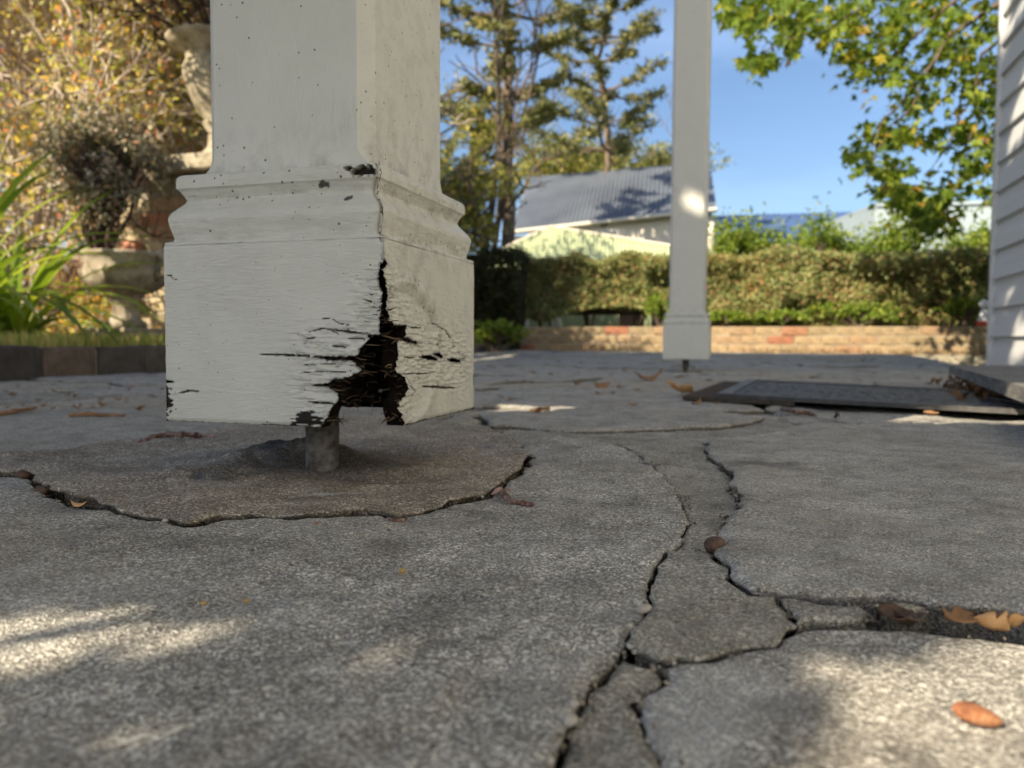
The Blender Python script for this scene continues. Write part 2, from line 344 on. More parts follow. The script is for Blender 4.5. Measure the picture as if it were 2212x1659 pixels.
def grid_cut(X, Y, sd, G, step):
    """quads of the grid that reach inside, boundary vertices snapped on the outline"""
    ny, nx = X.shape; idx = np.arange(nx * ny).reshape(ny, nx)
    q = np.stack([idx[:-1, :-1], idx[:-1, 1:], idx[1:, 1:], idx[1:, :-1]], -1).reshape(-1, 4)
    q = q[(sd.ravel()[q] > 0).any(1)]
    used, inv = np.unique(q.ravel(), return_inverse=True); q = inv.reshape(-1, 4)
    P = np.stack([X.ravel()[used], Y.ravel()[used]], 1); s = sd.ravel()[used]; g = G[used]
    out = s < 0; P[out] -= g[out] * s[out][:, None]; s = np.maximum(s, 0)
    e = np.concatenate([q[:, [0, 1]], q[:, [1, 2]], q[:, [2, 3]], q[:, [3, 0]]]); key = np.sort(e, 1); key = key[:, 0].astype(np.int64) * (len(P) + 1) + key[:, 1]
    u, first, cnt = np.unique(key, return_index=True, return_counts=True); be = e[first[cnt == 1]]
    return P, s, q, be
def piece(name, poly, step, mat, parent, inset=.002, z0=0.0, amp=.002, bevel=.008, bdep=.005, tilt=(0, 0), depth=.03, cut=None, zfun=None, afun=None, jag=.0035, seed=0, relief=True, under=.0025):
    P = warp(densify(np.asarray(poly), .004 if step < .005 else .012), jag)
    lo = P.min(0) - step; hi = P.max(0) + step
    xs = np.arange(lo[0], hi[0] + step, step); ys = np.arange(lo[1], hi[1] + step, step); X, Y = np.meshgrid(xs, ys)
    Q = np.stack([X.ravel(), Y.ravel()], 1); s, G = sdf(Q, P)
    if cut is not None:
        for C in cut:
            s2, G2 = sdf(Q, C); s2 = -s2; G2 = -G2; k = s2 < s; s = np.where(k, s2, s); G = np.where(k[:, None], G2, G)
    s = s - np.clip(inset * (.85 + 2.6 * fbm(Q[:, 0] * 22, Q[:, 1] * 22, 7 + seed, 4)), .00025, None) if inset else s
    if (s > 0).sum() < 3: return None
    P2, s2, q, be = grid_cut(X, Y, s.reshape(X.shape), G, step)
    x, y = P2[:, 0], P2[:, 1]; c = P2.mean(0)
    bv = np.clip(1 - s2 / (bevel * (1 + .7 * fbm(x * 50, y * 50, 3, 2))), 0, 1)
    z = z0 + tilt[0] * (x - c[0]) + tilt[1] * (y - c[1]) + ground_z(x, y) - bdep * bv ** 2
    if relief: z = z + amp * 2 * fbm(x * 9, y * 9, 31 + seed, 3) + amp * .9 * fbm(x * 60, y * 60, 41 + seed, 3)
    at_ = {'pale': np.zeros(len(x)), 'stain_shade': np.zeros(len(x)), 'rock': np.zeros(len(x))}
    if zfun: z = z + zfun(x, y)
    if afun: afun(x, y, at_)
    V = np.stack([x, y, z], 1); n = len(V); bl, inv = np.unique(be.ravel(), return_inverse=True); be2 = inv.reshape(-1, 2)
    _, gg = sdf(P2[bl], P); ins = sdf(P2[bl] + gg * .001, P)[0] > sdf(P2[bl] - gg * .001, P)[0]; gg = np.where(ins[:, None], gg, -gg)
    nb = len(bl); R1_ = V[bl].copy(); R1_[:, 2] -= .0010; R2_ = V[bl].copy(); R2_[:, :2] += gg * (under * (1 + fbm(R2_[:, 0] * 90, R2_[:, 1] * 90, 2, 2)))[:, None]; R2_[:, 2] -= .0035 + .3 * under; R3_ = R2_.copy(); R3_[:, 2] -= depth; V = np.concatenate([V, R1_, R2_, R3_])
    for k in at_: at_[k] = np.concatenate([at_[k], at_[k][bl], at_[k][bl], at_[k][bl]])
    at_['stain_shade'][n:n + nb] = .15; at_['stain_shade'][n + nb:] = .6
    sk = np.concatenate([np.stack([a1, a0, b0, b1], 1) for a0, a1, b0, b1 in ((be[:, 0], be[:, 1], n + be2[:, 0], n + be2[:, 1]), (n + be2[:, 0], n + be2[:, 1], n + nb + be2[:, 0], n + nb + be2[:, 1]), (n + nb + be2[:, 0], n + nb + be2[:, 1], n + 2 * nb + be2[:, 0], n + 2 * nb + be2[:, 1]))])
    return link(name, mesh_of(name, V, [q, sk], [mat], smooth=True, attrs=at_), parent)
def ground_z(x, y): return .05 * sm(4.2, 7.4, y)

# ------------------------------------------------------------------ ground
big = MB().box((-400, -400, -.5), (400, 900, -.045)).build('ground', M_lawn); tag(big, kind='structure')
lz = MB(); lz.box((-30, 7.9, -.2), (30, 60, .12)); lawn = lz.build('lawn', M_lawn); tag(lawn, kind='structure')
bed = MB(); bed.box((-9, -1, -.2), (-2.44, 7.9, .095)); bedo = bed.build('garden_bed', M_bed); tag(bedo, kind='structure')

# traced outlines near the camera (picture coordinates on the ground plane)
oP = [(-330, 1000), (-150, 1010), (0, 1028), (40, 1030), (70, 1045), (75, 1060), (110, 1075), (150, 1088), (200, 1096), (260, 1108), (330, 1126), (400, 1142), (430, 1136), (470, 1124), (560, 1124), (700, 1120), (790, 1112), (850, 1118), (890, 1115), (950, 1100), (1010, 1080), (1050, 1072), (1085, 1050), (1110, 1030), (1135, 1010), (1150, 990), (1125, 965), (1090, 938), (1060, 925), (960, 915), (800, 903), (560, 915), (450, 935), (300, 955), (180, 968), (110, 985), (0, 992), (-300, 985)]
oA = [(-330, 1000), (-150, 1010), (0, 1028), (40, 1030), (70, 1045), (75, 1060), (110, 1075), (150, 1088), (200, 1096), (260, 1108), (330, 1126), (400, 1142), (430, 1136), (470, 1124), (560, 1124), (700, 1120), (790, 1112), (850, 1118), (890, 1115), (950, 1100), (1010, 1080), (1050, 1072), (1085, 1050), (1110, 1030), (1135, 1010), (1150, 990), (1125, 965), (1200, 945), (1330, 958), (1370, 975), (1425, 1015), (1455, 1050), (1480, 1090), (1488, 1140), (1475, 1165), (1459, 1190), (1440, 1195), (1415, 1230), (1405, 1250), (1400, 1310), (1375, 1360), (1340, 1400), (1310, 1440), (1265, 1490), (1235, 1540), (1215, 1590), (1185, 1659), (1150, 1760), (1080, 2100), (600, 2100), (0, 2100), (-500, 1900), (-900, 1500), (-700, 1150)]
oM1 = [(1330, 958), (1370, 975), (1425, 1015), (1455, 1050), (1480, 1090), (1488, 1140), (1475, 1165), (1459, 1190), (1510, 1192), (1549, 1197), (1545, 1165), (1565, 1140), (1595, 1100), (1600, 1080), (1575, 1050), (1580, 1025), (1525, 985), (1530, 958), (1620, 945), (1740, 925), (1700, 905), (1650, 903), (1640, 912), (1560, 925), (1400, 932), (1250, 935), (1100, 925), (1060, 925), (1090, 938), (1125, 965), (1200, 945)]
oM2 = [(1459, 1190), (1510, 1192), (1549, 1197), (1555, 1215), (1565, 1235), (1580, 1262), (1640, 1290), (1700, 1297), (1705, 1318), (1730, 1345), (1690, 1355), (1670, 1390), (1600, 1405), (1540, 1418), (1440, 1432), (1400, 1424), (1340, 1400), (1375, 1360), (1400, 1310), (1405, 1250), (1415, 1230), (1440, 1195)]
oM3 = [(1700, 1297), (1780, 1302), (1850, 1305), (1890, 1328), (1850, 1345), (1730, 1345), (1705, 1318)]
oM4 = [(1340, 1400), (1400, 1424), (1440, 1432), (1430, 1465), (1400, 1485), (1380, 1505), (1385, 1530), (1400, 1560), (1430, 1620), (1450, 1659), (1460, 1760), (1500, 2100), (1080, 2100), (1150, 1760), (1185, 1659), (1215, 1590), (1235, 1540), (1265, 1490), (1310, 1440)]
oC = [(1440, 1432), (1540, 1418), (1600, 1405), (1670, 1390), (1690, 1355), (1730, 1345), (1850, 1345), (1900, 1345), (2000, 1348), (2100, 1362), (2212, 1381), (2500, 1420), (3100, 1500), (3300, 2100), (1500, 2100), (1460, 1760), (1450, 1659), (1430, 1620), (1400, 1560), (1385, 1530), (1380, 1505), (1400, 1485), (1430, 1465)]
oB = [(1530, 958), (1525, 985), (1580, 1025), (1575, 1050), (1600, 1080), (1595, 1100), (1565, 1140), (1545, 1165), (1549, 1197), (1555, 1215), (1565, 1235), (1580, 1262), (1640, 1290), (1700, 1297), (1780, 1302), (1850, 1305), (1950, 1312), (2050, 1324), (2212, 1343), (2600, 1390), (3000, 1380), (2900, 930), (2212, 915), (1900, 920), (1740, 925), (1620, 945)]
oD = [(1060, 925), (1100, 925), (1250, 935), (1400, 932), (1560, 925), (1640, 912), (1650, 903), (1560, 895), (1350, 888), (1150, 885), (1030, 893)]
oE = [(-300, 985), (0, 992), (110, 985), (180, 968), (300, 955), (450, 935), (560, 915), (500, 893), (420, 885), (200, 880), (-300, 890)]
patio = link('patio', None); tag(patio, kind='structure'); patio.empty_display_size = .1
near = [gp(o) for o in (oP, oA, oM1, oM2, oM3, oM4, oC, oB, oD, oE)]
gP, gA, gM1, gM2, gM3, gM4, gC, gB, gD, gE = near
def gauss(x, y, px, py, sx, sy, rot=YAW):
    c = hz(px, py); dx, dy = x - c.x, y - c.y; ca, sa = math.cos(rot), math.sin(rot)
    return np.exp(-(((dx * ca + dy * sa) / sx) ** 2 + ((-dx * sa + dy * ca) / sy) ** 2))
def zP(x, y):
    r1 = gauss(x, y, 620, 1003, .062, .030); r2 = gauss(x, y, 450, 1042, .055, .020); r3 = gauss(x, y, 960, 985, .10, .022)
    n = fbm(x * 55, y * 85, 4, 4)
    return .0185 * r1 * (1 + .4 * n) + .0055 * r2 * (1 + 1.7 * n) + .0045 * fbm(x * 16, y * 16, 18, 4) + .0016 * fbm(x * 70, y * 70, 28, 3) + .008 * r2 * fbm(x * 80, y * 120, 29, 3) + .006 * r1 * fbm(x * 60, y * 100, 30, 3) + .012 * gauss(x, y, 722, 1012, .032, .024) + .006 * r3 * (1 + .5 * n) - .004 * gauss(x, y, 830, 1040, .05, .02) + .0015 * fbm(x * 20, y * 20, 8, 3)
def aP(x, y, a):
    n = fbm(x * 45, y * 60, 14, 4)
    a['rock'][:] = np.clip(1.6 * gauss(x, y, 600, 1000, .075, .033) + 1.3 * gauss(x, y, 450, 1048, .055, .017) - .45 + n * .9, 0, 1) * .9 + .5 * np.clip(1.4 * gauss(x, y, 950, 975, .09, .02) - .4 + n, 0, 1)
    a['stain_shade'][:] = np.clip(1.3 * gauss(x, y, 690, 1018, .085, .026) + .45 * gauss(x, y, 900, 1040, .10, .03) + n * .3 - .12, 0, .8)  # real stain plus painted undershadow left of the pipe
    a['pale'][:] = np.clip(np.maximum(1.6 * gauss(x, y, 690, 1079, .022, .006), .7 * gauss(x, y, 480, 1060, .05, .014)) - .3 + n, 0, 1)
def zero(x, y, a): pass
def aC(x, y, a):
    n = fbm(x * 70, y * 70, 15, 4)
    a['pale'][:] = np.clip(1.9 * gauss(x, y, 1540, 1500, .035, .03) + 1.3 * gauss(x, y, 1440, 1600, .02, .02) - .55 + n * 1.1, 0, 1) * .75
    a['stain_shade'][:] = np.clip(1.2 * gauss(x, y, 1780, 1580, .03, .03) + n - .5, 0, .4)
def aB(x, y, a):
    n = fbm(x * 50, y * 50, 16, 4)
    a['stain_shade'][:] = np.clip(1.5 * gauss(x, y, 1640, 1012, .05, .03) + n * .8 - .4, 0, .6)
    a['pale'][:] = np.clip(n * 1.2 - .1, 0, .35)
def aA(x, y, a):
    n = fbm(x * 14, y * 14, 19, 4); a['stain_shade'][:] = np.clip(n * .9 - .12, 0, .45); a['pale'][:] = np.clip(-n - .15, 0, .3)
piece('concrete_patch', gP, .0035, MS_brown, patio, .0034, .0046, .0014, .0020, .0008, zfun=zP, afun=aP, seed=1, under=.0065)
piece('flagstone', gA, .0030, MS_grey, patio, .0013, .000, .0022, .003, .0012, under=.0018, afun=aA, seed=2)
piece('mortar_strip', gM1, .0040, MS_mort, patio, .0003, -.0008, .0022, .002, .0006, seed=3, under=.0008)
piece('mortar_strip', gM2, .003, MS_mort, patio, .0013, .0016, .0016, .0020, .0008, seed=4, under=.005)
piece('mortar_strip', gM3, .003, MS_mort, patio, .0010, .0004, .0014, .0025, .001, seed=5)
piece('mortar_strip', gM4, .003, MS_mort, patio, .0014, -.0006, .0016, .0025, .001, seed=6)
piece('flagstone', gC, .003, MS_grey, patio, .0022, -.0016, .0016, .005, .002, afun=aC, seed=7)
piece('flagstone', gB, .0045, MS_fine, patio, .0010, .0050, .0022, .004, .0022, afun=aB, seed=8, under=.003)
piece('flagstone', gD, .006, MS_fine, patio, .002, .005, .0018, .006, .003, seed=9)
piece('flagstone', gE, .006, MS_fine, patio, .0035, .000, .0020, .012, .004, seed=10)
# loose grit lying in the joints
rgt = np.random.default_rng(61); GV = []; GT = []; oc = np.array([(1, 0, 0), (0, 1, 0), (-1, 0, 0), (0, -1, 0), (0, 0, 1), (0, 0, -1)], float); ot = np.array([(0, 1, 4), (1, 2, 4), (2, 3, 4), (3, 0, 4), (1, 0, 5), (2, 1, 5), (3, 2, 5), (0, 3, 5)]); ng = 0
for g_, den in ((gP, 260), (gM1, 420), (gM2, 420), (gM3, 420), (gM4, 420), (gC, 160)):
    L_ = warp(densify(g_, .004), .0042)
    for q_ in L_:
        if np.hypot(*q_) > 1.6: continue
        for _ in range(rgt.poisson(.004 * den * (.3 + 1.6 * max(0, float(fbm(q_[0] * 14, q_[1] * 14, 5, 2)) + .35)))):
            r_ = rgt.uniform(.0004, .0015) * (1.6 if rgt.random() < .05 else 1); GV.append(oc * (r_ * rgt.uniform(.6, 1.3, (6, 1))) @ np.linalg.qr(rgt.normal(0, 1, (3, 3)))[0] + [q_[0] + rgt.normal(0, .0028), q_[1] + rgt.normal(0, .0028), rgt.uniform(-.006, .0015)]); GT.append(ot + 6 * ng); ng += 1
gr_ = link('joint_grit', mesh_of('joint_grit', np.concatenate(GV), [np.concatenate(GT)], [MS_grit]), patio); gr_['kind'] = 'stuff'
# crazy paving beyond: cells of a jittered point set
rs = np.random.default_rng(21)
def voronoi_cells(x0, x1, y0, y1, s):
    pts = []
    for j, y in enumerate(np.arange(y0 - s, y1 + 2 * s, s * .86)):
        for x in np.arange(x0 - s, x1 + 2 * s, s): pts.append((x + (j % 2) * s * .5 + rs.uniform(-.34, .34) * s, y + rs.uniform(-.34, .34) * s))
    pts = np.array(pts); cells = []
    for i, p in enumerate(pts):
        if not (x0 - .3 < p[0] < x1 + .3 and y0 - .3 < p[1] < y1 + .3): continue
        poly = [np.array((max(x0, p[0] - s * 1.5), max(y0, p[1] - s * 1.5))), np.array((min(x1, p[0] + s * 1.5), max(y0, p[1] - s * 1.5))), np.array((min(x1, p[0] + s * 1.5), min(y1, p[1] + s * 1.5))), np.array((max(x0, p[0] - s * 1.5), min(y1, p[1] + s * 1.5)))]
        nb = np.argsort(((pts - p) ** 2).sum(1))[1:18]
        for k in nb:
            mpt = (p + pts[k]) / 2; nn = pts[k] - p; new = []
            for a, b in zip(poly, poly[1:] + poly[:1]):
                da, db = (a - mpt) @ nn, (b - mpt) @ nn
                if da <= 0: new.append(a)
                if (da < 0) != (db < 0) and da != db: new.append(a + (b - a) * da / (da - db))
            poly = new
            if len(poly) < 3: break
        if len(poly) >= 3: cells.append(np.array(poly))
    return cells
cutters = [warp(densify(g, .03), .0035) for g in near]
boxes = [(g.min(0), g.max(0)) for g in near]
for i, c in enumerate(voronoi_cells(-2.31, 1.2, -.9, 7.6, .43)):
    lo, hi = c.min(0), c.max(0)
    if hi[0] - lo[0] < .04 or hi[1] - lo[1] < .04: continue
    d = math.hypot(*c.mean(0)); step = .012 if d < 2.6 else (.022 if d < 4.5 else .035)
    if c.mean(0)[1] < 0: step = .04
    cut = [k for k, (a, b) in zip(cutters, boxes) if (a < hi + .02).all() and (b > lo - .02).all()]
    piece('flagstone', c, step, MS_far[int(rs.integers(0, 3)) if rs.random() < .9 else 3], patio, .008 + .006 * rs.random(), rs.normal(0, .0022), .0025, .010, .004, (rs.normal(0, .006), rs.normal(0, .006)), cut=cut or None, jag=.012, seed=20 + i)
piece('joint_mortar', [(-2.31, -.9), (1.22, -.9), (1.22, 7.62), (-2.31, 7.62)], .03, MS_mort, patio, 0, -.0095, .002, .01, 0, cut=cutters, jag=0, seed=60)
tag(link('joint_soil', MB().box((-2.33, -1, -.04), (1.6, 7.63, -.024)).build('tmp', M_soil).data), kind='structure'); bpy.data.objects.remove(bpy.data.objects['tmp'])

# ------------------------------------------------------------------ verandah posts
def z1(x, y): return ((380 + .4219 * x) / 1.1302, (380 + .4219 * y) / 1.1302)
MOULD = [(0, -.002), (.0008, .0005), (.0052, .0014), (.0062, .0034), (.0058, .0062), (.0048, .0100), (.0034, .0150), (.0025, .0195), (.0027, .0220), (.0038, .0248), (.0062, .0280), (.0092, .0312), (.0118, .0342), (.0132, .0365), (.0134, .0385), (.0124, .0412), (.0108, .0440), (.0092, .0462), (.0076, .0476), (.0074, .0530), (.0082, .0570), (.0104, .0594), (.0150, .0606), (.0290, .0618)]
def board_face(name, parent, umin, umax, w0, w1, step, mapf, thick, holes, grooves, dispf, mitre):
    """one plinth board: u along, w up; mapf(u,w,d) gives the point, d outwards"""
    us = np.linspace(umin, umax, int(round((umax - umin) / step)) + 1); ws = np.linspace(w0, w1, int(round((w1 - w0) / step)) + 1)
    X, Y = np.meshgrid(us, ws); Q = np.stack([X.ravel(), Y.ravel()], 1)
    rect = np.array([(umin, w0), (umax, w0), (umax, w1), (umin, w1)]) ; s, G = sdf(Q, rect); s = np.where(np.abs(s) < 1e-9, 1e-7, s) + 2e-7
    sh = np.full(len(Q), 1.0)
    for H in holes:
        s2, G2 = sdf(Q, H); s2 = -s2; G2 = -G2; sh = np.minimum(sh, s2); k = s2 < s; s = np.where(k, s2, s); G = np.where(k[:, None], G2, G)
    P, s2, q, be = grid_cut(X, Y, s.reshape(X.shape), G, step); u, w = P[:, 0], P[:, 1]
    hd = np.full(len(P), 1.0)
    for H in holes: hd = np.minimum(hd, -sdf(P, H)[0])
    d, dirt, grime_shade = dispf(u, w, hd)
    for pts, wid, dep in grooves:
        pts = np.array(pts); dist = np.full(len(P), 9.0); tt = np.zeros(len(P)); N = len(pts) - 1
        for i in range(N):
            D = pts[i + 1] - pts[i]; t = np.clip(((P - pts[i]) @ D) / (D @ D + 1e-15), 0, 1); e = np.linalg.norm(P - pts[i] - t[:, None] * D, axis=1)
            k = e < dist; dist = np.where(k, e, dist); tt = np.where(k, (i + t) / N, tt)
        ww = wid * (.25 + .75 * np.sin(np.pi * np.clip(tt, .02, .98)) ** .6) * (1 + 1.2 * fbm(u * 400, w * 400, 5, 2)); k = sm(1.15, .5, dist / ww)
        d = d - dep * k - .0008 * sm(4, 1, dist / ww) + .0005 * sm(3.5, 1.5, dist / ww) * (w > np.interp(u, pts[:, 0] if pts[0, 0] < pts[-1, 0] else pts[::-1, 0], pts[:, 1] if pts[0, 0] < pts[-1, 0] else pts[::-1, 1])); dirt = np.maximum(dirt, k)
    # rounded board edges
    Fv = mapf(u, w, d); um = u.copy()
    if mitre[1]: um = um - np.clip(u - (umax - 2 * thick), 0, None) * .5
    if mitre[0]: um = um + np.clip((umin + 2 * thick) - u, 0, None) * .5
    Bv = mapf(um, w, -thick + 0 * u)
    n = len(P); V = np.concatenate([Fv, Bv]); sk = np.stack([be[:, 1], be[:, 0], be[:, 0] + n, be[:, 1] + n], 1)
    # explicit skirt vertices so the broken edge is its own wood surface
    midx = np.concatenate([np.zeros(len(q)), np.ones(len(q)), np.ones(len(sk))])
    me = mesh_of(name, V, [q, q[:, ::-1] + n, sk], [M_paint, M_rot], midx, True, {'dirt': np.concatenate([dirt, dirt]), 'grime_shade': np.concatenate([grime_shade, grime_shade])})
    me.set_sharp_from_angle(angle=math.radians(50))
    return link(name, me, parent)
def build_post(cx, cy, hero, label):
    hw, zb, zt, th = .105, .055, .210, .015
    post = thing('verandah_post', label, 'post', (cx, cy, 0), 'cream verandah posts on steel stirrups')
    step = .0009 if hero else .006
    y0, x1 = cy - hw, cx + hw
    front = lambda u, w, d: np.stack([u - cx, -hw - d, w], 1)
    right = lambda u, w, d: np.stack([hw + d, u - cy, w], 1)
    back = lambda u, w, d: np.stack([-(u - cx), hw + d, w], 1)
    left = lambda u, w, d: np.stack([-hw - d, -(u - cy), w], 1)
    hf, hr, gf, gr = [], [], [], []
    if hero:
        def ff(pts): return np.array([[hy(*z1(x, y), y0).x, hy(*z1(x, y), y0).z] for x, y in pts])
        def fr(pts): return np.array([[hx(*z1(x, y), x1).y, hx(*z1(x, y), x1).z] for x, y in pts])
        F = ff([(1300, 620), (1296, 700), (1288, 722), (1300, 740), (1312, 800), (1304, 900), (1296, 960), (1302, 1030), (1285, 1036), (1225, 1034), (1240, 1056), (1205, 1090), (1185, 1120), (1172, 1155), (1145, 1162), (1080, 1163), (1000, 1163), (940, 1166), (1000, 1182), (1060, 1186), (1140, 1182), (1155, 1196), (1165, 1215), (1200, 1245), (1155, 1265), (1110, 1285), (1060, 1292), (1015, 1300), (1000, 1318), (930, 1324), (1000, 1336), (1050, 1370), (1062, 1410), (1030, 1450), (1005, 1500), (978, 1545), (955, 1560), (962, 1640), (1500, 1700), (1500, 620)])
        F = densify(F, .0012); F = F + .0008 * np.stack([fbm(F[:, 0] * 400, F[:, 1] * 400, 2, 3), fbm(F[:, 0] * 400, F[:, 1] * 400, 9, 3)], 1) * 2
        Rr = fr([(1318, 600), (1336, 626), (1322, 660), (1324, 720), (1330, 790), (1325, 830), (1332, 880), (1345, 950), (1370, 980), (1450, 984), (1442, 1010), (1432, 1050), (1520, 1082), (1500, 1090), (1412, 1066), (1396, 1090), (1400, 1150), (1390, 1200), (1396, 1258), (1428, 1265), (1440, 1300), (1448, 1350), (1440, 1400), (1410, 1424), (1405, 1450), (1415, 1500), (1430, 1540), (1432, 1640)])
        Rr = np.concatenate([Rr, [[y0 - .02, .03], [y0 - .02, Rr[0, 1]]]])
        Rr = densify(Rr, .0012); Rr = Rr + .0014 * np.stack([fbm(Rr[:, 0] * 400, Rr[:, 1] * 400, 2, 3), fbm(Rr[:, 0] * 400, Rr[:, 1] * 400, 9, 3)], 1)
        hf = [F]; hr = [Rr] + [densify(fr(p), .002) for p in ([(1522, 1168), (1560, 1156), (1600, 1158), (1625, 1178), (1612, 1186), (1570, 1178)], [(1606, 1146), (1628, 1142), (1660, 1162), (1645, 1172), (1622, 1162)], [(1684, 1180), (1710, 1172), (1766, 1182), (1760, 1196), (1716, 1192)])]
        gf = [(ff([(608, 1150), (700, 1152), (800, 1156), (900, 1162), (1000, 1172), (1100, 1176), (1160, 1172)]), .0010, .004), (ff([(870, 1058), (925, 1053)]), .0006, .002), (ff([(880, 1022), (960, 1000), (1010, 1008), (1060, 1035)]), .0006, .002), (ff([(1020, 1008), (1100, 1018), (1220, 1032)]), .0008, .003), (ff([(1025, 1103), (1060, 1104), (1095, 1110)]), .0009, .003), (ff([(965, 942), (1020, 945), (1060, 970), (1130, 985)]), .0004, .0015), (ff([(900, 1330), (960, 1328), (1020, 1336)]), .0010, .003), (ff([(880, 1428), (940, 1430), (1030, 1436)]), .0009, .003), (ff([(130, 1376), (185, 1362), (255, 1366)]), .0008, .003), (ff([(55, 1306), (100, 1312)]), .0009, .003), (ff([(620, 1562), (680, 1568), (800, 1574), (940, 1586)]), .0017, .003), (ff([(850, 1255), (960, 1248), (1100, 1252)]), .0004, .001), (ff([(55, 692), (90, 694), (92, 712), (130, 720)]), .0004, .0015), (ff([(1120, 1215), (1180, 1222)]), .0005, .002), (ff([(1110, 1060), (1200, 1058)]), .0004, .0015), (ff([(860, 1210), (1000, 1206), (1130, 1212)]), .00035, .001)]
        gr = [(fr([(1560, 1335), (1640, 1340), (1736, 1345)]), .0012, .004), (fr([(1480, 995), (1550, 996)]), .0008, .003), (fr([(1420, 1262), (1500, 1262), (1585, 1260)]), .0006, .002), (fr([(1515, 1168), (1480, 1170), (1440, 1164)]), .0005, .002), (fr([(1600, 970), (1680, 1010), (1715, 1060), (1730, 1110)]), .0005, .0015), (fr([(1450, 1270), (1480, 1330), (1520, 1370)]), .0005, .0015), (fr([(1766, 1180), (1800, 1166)]), .0005, .002), (fr([(1415, 1065), (1450, 1060), (1500, 1080)]), .0010, .003), (np.array([(y0 + .0010, .2095), (y0 + .0016, .196), (y0 + .0008, .184), (y0 + .0018, .170)]), .0010, .003), (fr([(1330, 455), (1500, 500), (1700, 560), (1850, 600)]), .0004, .001)]
    def disp(side):
        def f(u, w, hd):
            n = fbm(u * 60, w * 60, 1, 3); edge = np.minimum(np.minimum(w - zb, zt - w), .02)
            d = .0003 * n - .0014 * sm(.004, 0, edge)
            dirt = np.zeros(len(u)); grime_shade = np.full(len(u), .05)
            if hero:
                wr = sm(.042, .0, hd) * sm(.205, .165, w)             # paint wrinkles along the grain, stronger by the rot
                fine = fbm(u * 90 + 30 * w, w * 520, 6 + side, 4); fib = fbm(u * 55 + 12 * w + 9 * fbm(u * 20, w * 20, 2, 2), w * 560, 9 + side, 4); d = d + wr * (.0026 * fine + .0012 * fbm(u * 260, w * 420, 8, 3) + .0012 * fib) + .0002 * fine; dirt = np.maximum(dirt, 0.6 * sm(.30, .62, -fib * 1.1 - fine * .7) * sm(.25, .9, wr) * sm(-.05, .25, fbm(u * 45, w * 45, 33, 2)))
                if side == 0:
                    d = d - .0012 * sm(.014, .0, x1 - u) * (.4 + fbm(u * 60, w * 260, 3, 3)) * sm(.15, .2, w)
                    c = ff([(870, 1530)])[0]; e = np.exp(-(((u - c[0]) / .022) ** 2 + ((w - c[1]) / .008) ** 2)); dirt = np.maximum(dirt, sm(.30, .42, e * .9 + .55 * fbm(u * 150, w * 700, 12, 4) - .25 + .1 * e))
                    c = ff([(60, 1420)])[0]; e = np.exp(-(((u - c[0]) / .014) ** 2 + ((w - c[1]) / .018) ** 2)); d = d + e * .002 * fbm(u * 120, w * 400, 13, 4); dirt = np.maximum(dirt, sm(.5, .6, e * .7 + .5 * fbm(u * 200, w * 500, 17, 4)))
                    dirt = np.maximum(dirt, .9 * sm(.0025, .0002, hd + .0016 * fbm(u * 500, w * 500, 5, 2) + .0006)); grime_shade = .05 + .22 * wr
                else:
                    c = fr([(1560, 880)])[0]; e = np.exp(-(((u - c[0]) / .05) ** 2 + ((w - c[1]) / .03) ** 2))
                    r = np.hypot((u - c[0] + .04) / .062, (w - .115) / .055)          # swollen, sagging paint round the rot
                    d = d - .0026 * sm(1.15, .9, r) * sm(.02, .05, hd + .02) + .0016 * np.exp(-((r - 1.1) / .12) ** 2)
                    gz = np.exp(-((r - 1.12) / .16) ** 2) * (w > .11); grime_shade = np.clip(.25 + .9 * gz + .4 * sm(.18, .21, w), 0, 1)
                    d = d + .0007 * fbm(u * 170 + w * 120, w * 240, 15, 4) * sm(.09, .02, hd)
                    dirt = np.maximum(dirt, .95 * sm(.0022, .0002, hd + .0016 * fbm(u * 500, w * 500, 5, 2) + .0005)); dirt = np.maximum(dirt, sm(.002, .0005, w - zb + .0015 * fbm(u * 300, w * 10, 2, 3)))
                dirt = np.maximum(dirt, .8 * sm(.0015, .0002, w - zb + .001 * fbm(u * 260, w * 10, 4, 3)))
                d = d + .0011 * sm(.004, .0005, hd) * (.3 + fbm(u * 300, w * 300, 21, 2))
            return d, dirt, grime_shade
        return f
    board_face('plinth_board', post, cx - hw, cx + hw, zb, zt, step, front, th, hf, gf, disp(0), (1, 1))
    board_face('plinth_board', post, cy - hw, cy + hw, zb, zt, step, right, th, hr, gr, disp(1), (1, 1))
    sb = .004
    board_face('plinth_board', post, cx - hw, cx + hw, zb, zt, sb, lambda u, w, d: np.stack([cx - u, hw + d, w], 1), th, [], [], lambda u, w, h: (0 * u, 0 * u, 0 * u + .1), (1, 1))
    board_face('plinth_board', post, cy - hw, cy + hw, zb, zt, sb, lambda u, w, d: np.stack([-hw - d, cy - u, w], 1), th, [], [], lambda u, w, h: (0 * u, 0 * u, 0 * u + .1), (1, 1))
    # base moulding swept round the square with mitred corners
    ns = 130 if hero else 14
    prof = MOULD
    if hero:
        q = []
        for i in range(len(prof) - 1):
            for k in range(3): t = k / 3; q.append((prof[i][0] * (1 - t) + prof[i + 1][0] * t, prof[i][1] * (1 - t) + prof[i + 1][1] * t))
        prof = q + [prof[-1]]
    rings = []
    for s_, h_ in prof:
        r = hw - s_; t = np.linspace(-1, 1, ns + 1)[:-1]; o = np.ones(ns)
        rings.append(np.concatenate([np.stack([t * r, -o * r, o * (zt + h_)], 1), np.stack([o * r, t * r, o * (zt + h_)], 1), np.stack([-t * r, o * r, o * (zt + h_)], 1), np.stack([-o * r, -t * r, o * (zt + h_)], 1)]))
    A = np.array(rings); V = A.reshape(-1, 3); dirt = np.zeros(len(V)); grime_shade = np.full(len(V), .25)
